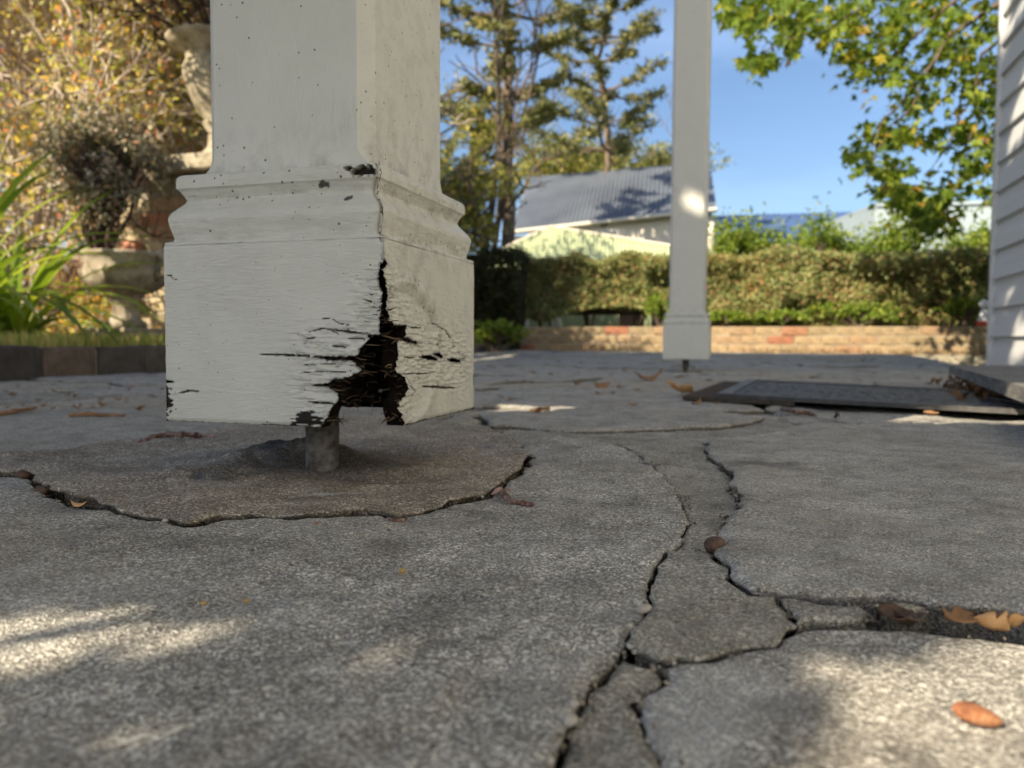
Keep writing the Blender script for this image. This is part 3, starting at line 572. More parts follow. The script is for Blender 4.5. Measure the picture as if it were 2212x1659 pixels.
    if hero:
        x, y, z = V.T; h = z - zt
        fr_ = y < -x * 1.0; out = np.zeros((len(V), 3)); onf = (np.abs(y) >= np.abs(x)) & (y < 0); onr = (np.abs(x) > np.abs(y)) & (x > 0)
        u = np.where(onf, x, y)
        dn = .0009 * fbm(u * 60, h * 300, 3, 4) + .0004 * fbm(u * 240, h * 500, 5, 3)
        cd = np.hypot(x - hw * .9, y + hw * .9)                 # distance to the near corner
        chip = np.where(onf, sm(.52, .66, np.exp(-((u - .083) / .016) ** 2 - ((h - .053) / .006) ** 2) + .45 * fbm(u * 260, h * 260, 6, 3)), 0)
        top = np.where(onf, sm(.5, .6, np.exp(-((u - .070) / .004) ** 2 - ((h - .056) / .0022) ** 2) + .35 * fbm(u * 400, h * 400, 6, 2)), 0)
        seam = np.where(h > -.001, sm(.0026, .0006, cd_ := np.minimum(np.abs(x - (-y)) * .7, 1)), 0) * (cd < .05) * (.75 + 1.2 * fbm(h * 150, h * 20, 3, 3) + .45 * sm(.02, .05, h))
        chip = np.maximum(chip, top); seam = np.clip(seam, 0, 1)
        dn = dn - .007 * chip - .004 * seam; dn = dn + np.where(onf & (u > .02), .0013 * sm(.35, .6, np.exp(-((u - .06) / .03) ** 2 - ((h - .055) / .006) ** 2)) * fbm(u * 300, h * 300, 8, 4), 0)
        V[:, 1] += np.where(onf, -dn, 0); V[:, 0] += np.where(onr, dn, 0)
        m1 = np.where(onf, sm(.5, .62, np.exp(-((u - .045) / .009) ** 2 - ((h - .044) / .004) ** 2) * .8 + .6 * fbm(u * 300, h * 300, 26, 3)), 0)
        m2 = np.where(onf, sm(.5, .6, np.exp(-((u - .069) / .005) ** 2 - ((h - .032) / .003) ** 2) * .8 + .6 * fbm(u * 300, h * 300, 27, 3)), 0)
        dirt = np.clip(np.maximum.reduce([chip, seam, m1 * .9, m2 * .9]), 0, 1)
        grime_shade = np.where(onr, .45 + .5 * sm(.01, .0, h), .12) + .45 * np.exp(-((h - .0400) / .0032) ** 2) + .35 * np.exp(-((h - .0035) / .0016) ** 2)  # grime plus painted shade bands in the moulding recesses
    n4 = 4 * ns; Q = []
    i = np.arange(len(prof) - 1)[:, None]; j = np.arange(n4)[None]; k = (j + 1) % n4
    Q = np.stack([i * n4 + j, i * n4 + k, (i + 1) * n4 + k, (i + 1) * n4 + j], -1).reshape(-1, 4)
    me = mesh_of('base_moulding', V, [Q], [M_paint], smooth=True, attrs={'dirt': dirt, 'grime_shade': grime_shade}); me.set_sharp_from_angle(angle=math.radians(24)); link('base_moulding', me, post)
    # shaft with stopped chamfers
    hs = .0812; rings = []; zs = [.262, .2712, .2740, .277, .281, .286, .292] + list(np.linspace(.32, 2.45, 60 if hero else 10)); ch = [0.0003, .0003, .0030, .0062, .0090, .0109, .0114] + [.0114] * (60 if hero else 10)
    flare = [0, 0, 0, 0, 0, 0, 0] + [0] * 60
    nsd = 8
    for z, c, fl in zip(zs, ch, flare):
        r = hs + fl; ring = []
        for (a, b) in (((-r + c, -r), (r - c, -r)), ((r, -r + c), (r, r - c)), ((r - c, r), (-r + c, r)), ((-r, r - c), (-r, -r + c))):
            for t in np.linspace(0, 1, nsd): ring.append((a[0] + (b[0] - a[0]) * t, a[1] + (b[1] - a[1]) * t, z))
        rings.append(ring)
    mb = MB().loft(rings); sh = mb.build('shaft', M_paintv, post); me = sh.data
    me.attributes.new('dirt', 'FLOAT', 'POINT'); g = me.attributes.new('grime_shade', 'FLOAT', 'POINT')
    co = np.empty(len(me.vertices) * 3); me.vertices.foreach_get('co', co); co = co.reshape(-1, 3); g.data.foreach_set('value', (.04 + .45 * sm(.05, .0, co[:, 2] - .27) + .6 * sm(.0035, .0, co[:, 2] - .272) + .3 * (co[:, 0] > hs - .001)).astype(np.float32)); autosmooth(sh, 25)  # grime towards the base, plus a painted shadow line above the moulding
    # timber core, pipe, nail
    N = 40 if hero else 6; rr = np.random.default_rng(3); rings = []
    for z in np.linspace(.068, .26, N):
        ring = []
        for (a, b) in (((-.062, -.070), (.040, -.070)), ((.040, -.070), (.040, .05)), ((.040, .05), (-.062, .05)), ((-.062, .05), (-.062, -.070))):
            for t in np.linspace(0, 1, 25 if hero else 4)[:-1]:
                x = a[0] + (b[0] - a[0]) * t; y = a[1] + (b[1] - a[1]) * t; n = fbm(np.array([(x - y) * 90]), np.array([z * 60 + y * 40]), 5, 4)[0]
                zz = z + (.010 * fbm(np.array([(x) * 60.]), np.array([y * 60.]), 6, 3)[0] if z < .08 else 0); k = 1 + .12 * n; ring.append((x * k, y * k, zz))
        rings.append(ring)
    core = MB().loft(rings).build('timber_core', M_core, post, True)
    pipe = MB().lathe([(.0158, -.01), (.0158, .012), (.0158, .09)], 40, (-.006, -.012)).build('pipe_stirrup', M_pipe, post, True); autosmooth(pipe, 50)
    if hero:
        c = hx(*z1(1300, 1357), cx + .052); nl = Vector((c.x - cx, c.y - cy, c.z))
        nmb = MB(); nmb.tube([nl + Vector((.0, .0, .0)), nl + Vector((.004, .018, .001))], .0008, 8); nmb.tube([nl + Vector((0, -.0006, 0)), nl + Vector((0, .0004, 0))], .0021, 12); nmb.build('nail', M_nail, core, True)
        w = MB()
        for i in range(24):
            az = rr.uniform(.062, .135); ax = rr.uniform(.035 if az < .1 else .065, .088); p = Vector((ax, -.094 + rr.uniform(0, .02), az)); pts = []
            dv = Vector(rr.normal(0, 1, 3)); dv.y *= .25
            for k in range(7): pts.append(p.copy()); dv = (dv + Vector(rr.normal(0, .8, 3)) * .9); dv.y *= .6; dv.normalize(); p = p + dv * rr.uniform(.0015, .0035); p.y = max(p.y, -.1)
            w.tube(pts, .0002, 3, False)
        fbr = MB()
        for H_, mp_ in ((F, lambda a, b, d: Vector((a - cx, -hw + d, b))), (Rr, lambda a, b, d: Vector((hw - d, a - cy, b)))):
            inside = [q for q in H_ if zb + .004 < q[1] < .165 and (q[0] < x1 - .002 if H_ is F else q[0] > y0 + .001)]
            for _ in range(75):
                q = inside[int(rr.integers(0, len(inside)))]; L_ = rr.uniform(.003, .014) * (1 if H_ is F else -1); d0 = rr.uniform(.001, .014); a = mp_(q[0] - .1 * L_, q[1], d0); b_ = mp_(q[0] + L_, q[1] + rr.normal(0, .0025), d0 + rr.normal(.001, .003)); mdl = (a + b_) / 2 + Vector(rr.normal(0, .0008, 3)); fbr.tube([a, mdl, b_], [rr.uniform(.0005, .0013), rr.uniform(.0004, .0009), .00015], 4, False)
        fo_ = fbr.build('splintered_wood', M_splint, post); fo_['kind'] = 'stuff'
        cw = w.build('cobweb_fibres', M_web, post); cw['kind'] = 'stuff'
    else:
        fb = MB(); fb.box((-.045, -.025, 0), (.04, -.005, .008), .002); fb.tube([(-.035, -.015, .0), (-.035, -.015, .028)], .007, 8); fb.tube([(.03, -.015, .0), (.03, -.015, .022)], .007, 8); fb.build('anchor_bolts', M_pebble, post)
    return post
hero = build_post(-.386, .666, True, 'cream timber post in the foreground with a rotted, split corner on its base')
back = build_post(-.300, 3.79, False, 'intact cream post further along the verandah, standing before the low brick wall')
bm_ = thing('verandah_beam', 'painted timber beam running over the two verandah posts', 'beam', (-.36, 1.5, 2.45)); MB().box((-.05, -3.5, 0), (.05, 2.6, .14), .004).build('beam_timber', M_board, bm_)

# ------------------------------------------------------------------ weatherboard house wall, step and mats
wb = thing('weatherboard_house', 'pale grey weatherboard house wall at the right edge of the paving', 'house', (1.2, 4.66, 0))
ex = .150
wr_ = Vector((1.2, 4.66, 0))
for i in range(24):
    z = .036 + i * ex; x0 = .0
    b = MB(); P = [(x0 - .012, -8, z - .014), (x0 + .022, -8, z - .014), (x0 + .022, 0, z - .014), (x0 - .012, 0, z - .014), (x0 + .010, -8, z + ex - .003), (x0 + .022, -8, z + ex - .003), (x0 + .022, 0, z + ex - .003), (x0 + .010, 0, z + ex - .003)]
    b.hexa(P).build('weatherboard', M_board, wb)
b = MB(); b.box((.0225, -8, .0), (3.0, -.004, 3.7)); b.build('wall_frame', M_inner, wb)
b = MB(); b.box((-.020, .001, .02), (.05, .03, 3.66), .002); b.build('corner_trim', M_board, wb)
b = MB(); b.box((-.6, -8.2, 3.7), (3.4, .5, 3.78)); b.build('eave', M_board, wb)
st = thing('timber_step', 'low grey weathered timber step against the weatherboard wall', 'step', (0, 0, 0))
sp = [hz(2050, 789, .066), hz(2212, 835, .066)]; dv = (sp[1] - sp[0]); far = sp[0]; nearp = sp[0] + dv * 1.35
def onwall(p): return Vector((1.193, p.y + .12, .066))
W2 = Vector((1.193, far.y + .30, .066)); W3 = Vector((1.193, nearp.y + .30, .066))
for k in range(3):
    t0, t1 = k / 3 + (.006 if k else 0), (k + 1) / 3
    a, b_, c, d = far.lerp(W2, t0), far.lerp(W2, t1), nearp.lerp(W3, t1), nearp.lerp(W3, t0)
    P = [Vector((q.x, q.y, .066 - .024)) for q in (d, c, b_, a)] + [q for q in (d, c, b_, a)]
    MB().hexa(P).build('plank', M_plank, st)
for t in (.12, .55, .9):
    c = far.lerp(nearp, t); w_ = W2.lerp(W3, t); MB().box((c.x + .06, c.y - .02 + .05, -.012), (1.18, c.y + .07, .0415)).build('bearer', M_inner, st)
A, B, D, C = [Vector((x, y, 0)) for x, y in ((-.10, 1.72), (.52, 1.42), (.47, 2.10), (-.04, 2.47))]
def quadslab(P, z0, z1_): return MB().hexa([Vector((p.x, p.y, z0)) for p in P] + [Vector((p.x, p.y, z1_)) for p in P])
ut = (B - A).normalized(); vt = (C - A).normalized()
coir = quadslab([A - ut * .05 - vt * .01, A + ut * .20, C + ut * .18, C - ut * .05], .004, .012).build('coir_mat', M_coir); tag(coir, 'thin brown coir mat showing under the left edge of the black rubber mat', 'mat')
mat = thing('rubber_doormat', 'black rubber doormat with raised border on the paving below the step', 'doormat')
quadslab([A + ut * .03, B, D, C + ut * .03], .0125, .017).build('mat_base', M_rubber, mat)
def strip(p, q, w, nv): return quadslab([p, q, q + nv * w, p + nv * w], .0172, .0210)
strip(A + ut * .03, B, .035, vt).build('border', M_rubber, mat); strip(C + ut * .03 - vt * .035, D - vt * .035, .035, vt).build('border', M_rubber, mat)
M_rubl = simple('worn_rubber', [(.4, (.05, .048, .045)), (.7, (.17, .165, .155))], 25, .5, .001)
strip(A + ut * .03 + vt * .036, C + ut * .03 - vt * .036, .030, ut).build('border', M_rubl, mat); strip(B + vt * .036 - ut * .03, D - vt * .036 - ut * .03, .030, ut).build('border', M_rubber, mat)
tr = MB(); rm = np.random.default_rng(8)
for i in range(16):
    for j in range(22):
        p = A.lerp(B, .13 + .8 * i / 15).lerp(C.lerp(D, .13 + .8 * i / 15), .09 + .82 * j / 21); r = rm.uniform(.006, .011)
        p = p + Vector((rm.normal(0, .008), rm.normal(0, .008), 0)); tr.lathe([(r, .0171), (r * .8, .0180 + rm.uniform(0, .0012)), (r * .3, .0184 + rm.uniform(0, .0012))], 7, (p.x, p.y))
t_ = tr.build('tread_studs', M_rubl, mat); t_['kind'] = 'stuff'

# ------------------------------------------------------------------ brick kerb on the left
kb = link('brick_kerb', None, None, (-2.32, 0, 0)); tag(kb, 'dark mossy brick kerb edging the paving on the left', 'kerb')
rk = np.random.default_rng(4); kbm = []
for v in range(4):
    b = MB().box((-.108, -.113, -.02), (0, .113, .105), .006 + .001 * v); me = b.build('tmp', MB_kerb).data; bpy.data.objects.remove(bpy.data.objects['tmp'])
    co = np.empty(len(me.vertices) * 3); me.vertices.foreach_get('co', co); co += rk.normal(0, .0018, len(co)); me.vertices.foreach_set('co', co); kbm.append(me)
for i in range(36):
    o = link('brick', kbm[i % 4], kb, (rk.normal(0, .004), -.6 + .232 * i, rk.normal(0, .003))); o.rotation_euler = (rk.normal(0, .012), 0, rk.normal(0, .015))
MB().box((-.10, -.75, -.03), (-.008, 7.9, .094)).build('mortar_bed', M_mortj, kb)

# ------------------------------------------------------------------ low brick garden wall across the far side
gw = link('garden_wall', None, None, (-.02, 7.66, .045)); tag(gw, 'low cream and red brick retaining wall in front of the hedge', 'wall')
pl = hy(1114, 762, 7.66); xl = pl.x
vb = []
for v in range(4):
    me = MB().box((-.113, -.052, -.037), (.113, .05, .037), .004).build('tmp', MB_wall).data; bpy.data.objects.remove(bpy.data.objects['tmp'])
    co = np.empty(len(me.vertices) * 3); me.vertices.foreach_get('co', co); co += rk.normal(0, .0018, len(co)); me.vertices.foreach_set('co', co); vb.append(me)
for r in range(3):
    for i in range(38):
        x = xl + .115 + .234 * i + (.117 if r % 2 else 0) + .02
        o = link('brick', vb[(i + r) % 4], gw, (x, rk.normal(0, .003), .042 + r * .083)); o.rotation_euler = (0, 0, rk.normal(0, .01))
MB().box((xl - .015, -.044, -.1), (xl + 9.3, .044, .246)).build('mortar_joints', M_mortj, gw)

# ------------------------------------------------------------------ foliage helpers
def leaf_quads(C, L, W, rng, up=None, flat=0.0):
    n = len(C); a = rng.normal(0, 1, (n, 3)); 
    if up is not None: a = a * (1 - flat) + np.asarray(up) * flat * 2
    a /= np.linalg.norm(a, axis=1)[:, None]; b = np.cross(a, rng.normal(0, 1, (n, 3))); b /= np.linalg.norm(b, axis=1)[:, None] + 1e-9
    L = np.asarray(L)[:, None] if hasattr(L, '__len__') else L; W = np.asarray(W)[:, None] if hasattr(W, '__len__') else W
    V = np.stack([C - a * L / 2, C + b * W / 2 - a * L * .06, C + a * L / 2, C - b * W / 2 - a * L * .06], 1).reshape(-1, 3)
    return V, np.arange(4 * n).reshape(n, 4)
def leaves(name, C, L, W, mat, parent, rng, stuff=False, up=None, flat=0.0):
    V, Q = leaf_quads(C, L, W, rng, up, flat); o = link(name, mesh_of(name, V, [Q], [mat]), parent)
    if stuff: o['kind'] = 'stuff'
    return o
def tubes(name, S, E, r0, r1, mat, parent, n=4):
    S, E = np.asarray(S, float), np.asarray(E, float); t = E - S; t /= np.linalg.norm(t, axis=1)[:, None] + 1e-9
    h = np.where(np.abs(t[:, 2:3]) < .9, [[0, 0, 1.]], [[1., 0, 0]]); u = np.cross(t, h); u /= np.linalg.norm(u, axis=1)[:, None]; w = np.cross(t, u); N = len(S); V = np.empty((N, 2 * n, 3))
    r0 = np.broadcast_to(r0, N)[:, None]; r1 = np.broadcast_to(r1, N)[:, None]
    for k in range(n):
        c, s = math.cos(2 * math.pi * k / n), math.sin(2 * math.pi * k / n); V[:, k] = S + (u * c + w * s) * r0; V[:, n + k] = E + (u * c + w * s) * r1
    Q = np.array([[k, (k + 1) % n, n + (k + 1) % n, n + k] for k in range(n)]); F = (np.arange(N)[:, None, None] * 2 * n + Q[None]).reshape(-1, 4)
    return link(name, mesh_of(name, V.reshape(-1, 3), [F], [mat], smooth=True), parent)
def branching(base, dirs, length, rad, depth, rng, spread=.6, up=.15, kids=3, shrink=.7):
    S, E, R0, R1, tips = [], [], [], [], []
    st_ = [(np.array(base, float), np.array(d, float) / np.linalg.norm(d), length, rad, depth) for d in dirs]
    while st_:
        p, d, l, r, k = st_.pop(); q = p.copy()
        for s in range(3):
            d = d + rng.normal(0, .12, 3) + np.array([0, 0, up * .3]); d /= np.linalg.norm(d); e = q + d * l / 3
            S.append(q); E.append(e); R0.append(r * (1 - .13 * s)); R1.append(r * (1 - .13 * (s + 1))); q = e
            if k > 0 and s >= 1:
                for _ in range(kids if s == 2 else 1):
                    nd = d + rng.normal(0, spread, 3) + np.array([0, 0, up]); nd /= np.linalg.norm(nd); st_.append((q.copy(), nd, l * shrink * rng.uniform(.7, 1.1), r * .55, k - 1))
        tips.append(q) if k <= 1 else None
    return np.array(S), np.array(E), np.array(R0), np.array(R1), np.array(tips)

# unseen tree added behind-left of camera for shade; leaves cut for sun patches
TAN = math.tan(SUN_EL)
sun_spots = [gp([(-500, 1395), (0, 1325), (250, 1318), (420, 1345), (560, 1372), (610, 1392), (350, 1440), (150, 1482), (0, 1522), (-500, 1640)]), gp([(1700, 1720), (1810, 1560), (1925, 1455), (2080, 1395), (2212, 1372), (2700, 1400), (2900, 1800)]),
             gp([(1640, 893), (2000, 912), (2230, 925), (2600, 945), (2600, 925), (2230, 905), (1900, 893), (1700, 887)]), gp([(1040, 893), (1180, 893), (1240, 883), (1060, 880)]), np.array([(.15, .28), (.33, .95), (.50, 1.30), (1.2, 1.45), (1.25, 3.6), (1.9, 5.0), (2.6, 6.2), (3.4, 7), (3.4, -2.5), (-.1, -2.5), (.0, -.1)])]
dapple = gp([(-500, 1150), (0, 1150), (300, 1215), (640, 1275), (900, 1330), (700, 1385), (0, 1400), (-500, 1420)]); wall_spots = []
for (px, py, r) in ((2212, 235, .10), (2195, 560, .055), (2175, 640, .05), (2205, 740, .06)): p = hx(px, py, 1.2); wall_spots.append((p, r))
p = hy(1495, 425, 3.68); wall_spots.append((p, .030))
stree = thing('added_shade_tree', 'unseen dense leafy tree added behind the viewer to shade the paving', 'tree', (-4.2, -2.6, -.045))
rt = np.random.default_rng(12); n = 75000
cen = np.array([-.20 - LH[0] * 4.3 / TAN, 3.0 - LH[1] * 4.3 / TAN, 4.3])
D_ = rt.normal(0, 1, (n, 3)); D_ /= np.linalg.norm(D_, axis=1)[:, None]; Cc = cen + D_ * (rt.random(n) ** (1 / 2.6))[:, None] * np.array([3.9, 4.3, 1.2])
fl = fbm(Cc[:, 0] * .9, Cc[:, 1] * .9, 3, 3); Cc[:, 2] += fl * .8
keep = np.ones(n, bool)
Cc = Cc; GX = Cc[:, 0] + LH[0] * Cc[:, 2] / TAN; GY = Cc[:, 1] + LH[1] * Cc[:, 2] / TAN; GQ = np.stack([GX, GY], 1)
for sp_ in sun_spots: s_, _ = sdf(GQ, sp_); keep &= s_ < -.10
keep &= sdf(GQ, dapple)[0] < -.08
nzz = .5 * fbm(GX * 1.1, GY * .0, 5, 3)
keep &= (GY < 7.15 + nzz) | (GX > 2.9 + nzz); keep &= GX > np.where(GY > 4.6, -1.75, np.where(GY > 3.0, -2.55, -3.0))
for p, r in wall_spots:
    gx, gy = p.x + LH[0] * p.z / TAN, p.y + LH[1] * p.z / TAN
    dx, dy = GX - gx, GY - gy; al = dx * LH[0] + dy * LH[1]; ac = dx * LH[1] - dy * LH[0]; keep &= ((al * math.sin(SUN_EL)) ** 2 + ac ** 2) > (r + .045) ** 2
Cc = Cc[keep] - np.array([-4.2, -2.6, -.045])
leaves('crown', Cc, .15, .10, ML_shade, stree, rt, True)
nl_ = 25000; LG = np.stack([rt.uniform(-1.15, 1.0, nl_), rt.uniform(-.75, 1.9, nl_)], 1); LZ = rt.uniform(1.05, 1.6, nl_); lk = np.ones(nl_, bool)  # lower leaf layer added to cast crisper shade round the sun patches
for k_, sp_ in enumerate(sun_spots): lk &= (sdf(LG, sp_)[0] < -.016) | ((k_ == 0) & (rt.random(nl_) < .17))
lk &= (sdf(LG, dapple)[0] < 0) | (rt.random(nl_) < .72)
p = hy(655, 660, .561); g_ = np.array([p.x + LH[0] * p.z / TAN, p.y + LH[1] * p.z / TAN])
LC = np.stack([LG[:, 0] - LH[0] * LZ / TAN, LG[:, 1] - LH[1] * LZ / TAN, LZ], 1)[lk] - np.array([-4.2, -2.6, -.045])
leaves('added_low_foliage', LC, .065, .045, ML_shade, stree, rt, True)
bs = np.array([0, 0, 2.6]); be_ = [np.array([x, y, 1.45]) - np.array([-4.2, -2.6, -.045]) for x, y in ((-1.9, -2.2), (-1.3, -1.2), (-2.0, -.9), (-.9, -1.8))]
tubes('added_low_branch', [bs, bs + (be_[0] - bs) * .6, bs + (be_[0] - bs) * .6, bs + (be_[0] - bs) * .6, bs + (be_[0] - bs) * .6], [bs + (be_[0] - bs) * .6] + be_, [.05, .03, .02, .02, .02], [.03, .006, .006, .006, .006], M_bark, stree, 6)
S, E, R0, R1, tp = branching((0, 0, 0), [(.05, -.02, 1)], 3.3, .17, 3, rt, .55, .1, 3, .62); tubes('trunk', S, E, R0, R1, M_bark, stree, 8)

# hedges
def hedge(name, x0, x1, y0, y1, z0, z1_, n, label, rng, lump=.15, mat=ML_hedge, leaf=.034, gapf=None):
    t = thing(name, label, 'hedge', ((x0 + x1) / 2, y0, z0), 'clipped hedges behind the low brick wall'); o0 = np.array([(x0 + x1) / 2, y0, z0])
    k = int(n * .68); u = rng.uniform(x0, x1, n); w = rng.uniform(z0, z1_, n); dpt = y0 + rng.exponential(.07, n)
    dpt = dpt + lump * 2 * fbm(u * 3.2, w * 3.2, 5, 3) + .08
    top = np.arange(n) > k; w = np.where(top, z1_ - rng.exponential(.05, n) + .16 * fbm(u * 3, dpt * 3, 8, 4), w); dpt = np.where(top, rng.uniform(y0, y1, n), dpt)
    e = (np.arange(n) % 9 == 0); u = np.where(e, x0 + rng.exponential(.04, n), u); dpt = np.where(e, rng.uniform(y0, y1, n), dpt)
    C = np.stack([u, dpt, w], 1)
    if gapf is not None: C = C[gapf(C)]
    leaves('foliage', C - o0, leaf, leaf * .62, mat, t, rng, True)
    zi = z0 + (.30 if gapf is not None else .05)
    MB().box((x0 + .14 - o0[0], y0 + .26 - o0[1], zi - z0), (x1 - .05 - o0[0], y1 - .05 - o0[1], z1_ - .12 - z0)).build('inner_twigs', M_inner, t)
    ns = int((x1 - x0) / .35); S = []; E = []
    for i in range(ns):
        bx = x0 + .2 + (x1 - x0 - .3) * i / max(1, ns - 1) + rng.normal(0, .05)
        for _ in range(5): S.append((bx + rng.normal(0, .02), y0 + .35 + rng.normal(0, .05), z0 - .1)); E.append((bx + rng.normal(0, .14), y0 + .35 + rng.normal(0, .15), zi + .15))
    for i in range(ns): tubes('stem', np.array(S[5 * i:5 * i + 3]) * 0 + np.array(S[5 * i]) - o0, np.array(E[5 * i:5 * i + 3]) - o0, .022, .012, M_bark, t, 6)
    return t
rh = np.random.default_rng(2); HY = 7.85
xa = hy(1122, 640, HY).x; xb = hy(1450, 640, HY).x; zt_ = hy(1300, 556, HY).z
def under(C): 
    h = .30 + .30 * fbm(C[:, 0] * 2.3, C[:, 1], 7, 2) + .10 * np.sin(C[:, 0] * 4); return C[:, 2] > .15 + h * .9
hedge('clipped_hedge', xa, xb + .1, HY, HY + .95, .15, zt_, 52000, 'bare-legged clipped hedge between the two posts with gaps beneath it', rh, gapf=under)
xb2 = hy(1462, 640, HY).x
hedge('clipped_hedge', xb + .12, xb + 6.3, HY, HY + .95, .15, hy(1700, 546, HY).z, 120000, 'long thick clipped hedge between the back post and the weatherboard house', rh)
xd0, xd1 = hy(960, 640, 7.3).x, hy(1112, 640, 7.3).x
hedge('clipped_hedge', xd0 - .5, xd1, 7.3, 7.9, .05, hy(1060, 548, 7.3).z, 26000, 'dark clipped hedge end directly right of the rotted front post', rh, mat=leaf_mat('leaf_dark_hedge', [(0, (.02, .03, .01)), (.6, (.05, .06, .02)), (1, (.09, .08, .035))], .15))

def shrub(name, label, cx, cy, z0, rx, ry, h, n, leaf, mat, rng, group=None, stems=8, twig=None, cat='shrub'):
    t = thing(name, label, cat, (cx, cy, z0), group)
    S, E, R0, R1, tp = branching((0, 0, 0), [(rng.normal(0, .5), rng.normal(0, .5), 1) for _ in range(stems)], h * .42, .012 * h + .004, 2, rng, .5, .25, 3, .62)
    k = len(tp); C = tp[rng.integers(0, k, n)] + rng.normal(0, .075 * h, (n, 3)); C = C * np.array([rx / (.5 * h), ry / (.5 * h), 1]); 
    sc_ = h / max(C[:, 2].max(), .01); C[:, 2] = np.abs(C[:, 2]) * min(1.3, sc_ * 1.05)
    C = C[fbm(C[:, 0] * 4 / h, C[:, 2] * 4 / h + C[:, 1] * 3, 5, 3) > -.16]; leaves('foliage', C, leaf * rng.uniform(.7, 1.3, len(C)), leaf * .6, mat, t, rng, True); tubes('stems', S * np.array([rx / (.5 * h), ry / (.5 * h), 1]), E * np.array([rx / (.5 * h), ry / (.5 * h), 1]), R0, R1, twig or M_bark, t, 5)
    return t
# bright shoots standing above the long hedge, and low clumps at its foot
for i, (px, top, d, w, lab) in enumerate(((1590, 455, 9.2, .55, 'nearest to the back post'), (1755, 443, 9.2, .55, 'tallest thin shoot left of the blue roof end'), (1850, 505, 9.3, .35, 'shortest one, below the blue roof end'), (1960, 452, 9.1, .75, 'broadest one, below the hanging maple branch'), (2120, 462, 9.0, .45, 'beside the weatherboard corner'))):
    p = at(px, 560, d); q = at(px, top, d)
    shrub('bright_shrub', 'yellow-green shrub behind the long hedge, ' + lab, p.x, p.y, .12, w, .4, q.z - .12, 7000, .055, ML_bright, np.random.default_rng(30 + i), 'bright shrubs behind the hedge')
for i, (px, py, w, h, lab) in enumerate(((1560, 712, .35, .22, 'right beside the back post'), (1690, 712, .4, .22, 'under the middle of the hedge'), (1850, 712, .55, .30, 'under the hedge, centre of the wall'), (2080, 700, .28, .34, 'rounded, near the weatherboard corner'), (1425, 705, .2, .42, 'just left of the back post'))):
    p = hy(px, py, 7.82); shrub('ground_plant', 'low bright green clump on the brick wall top, ' + lab, p.x, 7.80, .28, w * .8, .10, h * .8, 1800, .04, ML_bright, np.random.default_rng(50 + i), 'low bright green plants along the brick wall')
p = at(1070, 750, 7.1); shrub('ground_plant', 'low green clump at the foot of the dark hedge end', p.x, p.y, .03, .3, .15, .30, 2000, .04, ML_bright, np.random.default_rng(57), 'low bright green plants along the brick wall')

# strap-leaved plants on the left
def strap_plant(label, x, y, z, n, L, rng):
    t = thing('strap_leaf_plant', label, 'plant', (x, y, z), 'strap-leaved plants in the left bed')
    for i in range(n):
        a = rng.uniform(0, 2 * math.pi); el = rng.uniform(.5, 1.35); l = L * rng.uniform(.7, 1.15); w = rng.uniform(.018, .028); p = np.array([.03 * math.cos(a), .03 * math.sin(a), 0.]); d = np.array([math.cos(a) * math.cos(el), math.sin(a) * math.cos(el), math.sin(el)]); side = np.array([-math.sin(a), math.cos(a), 0]); V = []; K = 9
        for k in range(K + 1):
            s = k / K; ww = w * (math.sin(math.pi * min(1, .25 + .75 * s)) ** .5 if s < 1 else 0.02) ; V += [p - side * ww + (0, 0, .006), p, p + side * ww + (0, 0, .006)]; p = p + d * l / K; d = d + np.array([0, 0, -.19]); d /= np.linalg.norm(d)
        Q = [[3 * k + j, 3 * k + j + 1, 3 * k + j + 4, 3 * k + j + 3] for k in range(K) for j in (0, 1)]
        link('leaf', mesh_of('leaf', V, [Q], [ML_strap], smooth=True), t)
    return t
p = at(25, 640, 3.8); strap_plant('arching strap-leaved plant closest to the lower urn', p.x, p.y, .1, 40, .92, np.random.default_rng(5))
p = at(-110, 640, 3.5); strap_plant('arching strap-leaved plant at the left edge beside the kerb', p.x, p.y, .1, 40, .98, np.random.default_rng(6))

# grass on the left bed and fallen leaves
rg = np.random.default_rng(9); n = 26000
x = rg.uniform(-5.2, -2.5, n); y = rg.uniform(1.5, 7.4, n); C = np.stack([x, y, .095 + rg.random(n) * .045], 1)
g = leaves('grass', C, .075, .008, ML_grass, None, rg, True, up=(0, 0, 1), flat=.75); tag(g, kind='stuff')

# ------------------------------------------------------------------ urns and pillar
lu = thing('stone_urn', 'mossy square-footed stone urn on the ground left of the front post', 'urn', None)
p = at(272, 738, 4.2); lu.location = (p.x, p.y, .095)
b = MB().box((-.17, -.17, 0), (.17, .17, .075), .008); b.box((-.14, -.14, .0755), (.14, .14, .10), .006); b.build('foot', M_urn, lu)
b = MB().lathe([(.11, .10), (.105, .13), (.075, .155), (.062, .21), (.070, .235), (.085, .25), (.078, .262), (.10, .28), (.16, .305), (.205, .345), (.215, .40), (.205, .43), (.218, .455), (.222, .47), (.235, .478), (.24, .495), (.215, .50), (.20, .47)], 40, (0, 0), lambda a, z: .035 * abs(math.sin(a * 9)) * (1 if .28 < z < .42 else 0)); b.build('bowl', M_urn, lu, True)
for s_ in (-1, 1):
    b = MB(); b.tube([(s_ * .20, 0, .37), (s_ * .262, 0, .39), (s_ * .27, 0, .45), (s_ * .235, 0, .492), (s_ * .21, 0, .48)], .026, 8); b.build('handle', M_urn, lu, True)
t = shrub('urn_shrub', 'spreading grey-brown twiggy shrub growing from the lower stone urn', lu.location.x - .16, lu.location.y, .48, .33, .28, .95, 22000, .032, ML_succ, np.random.default_rng(44), twig=M_twigd, stems=16)
rr_ = np.random.default_rng(45); S = []; E = []
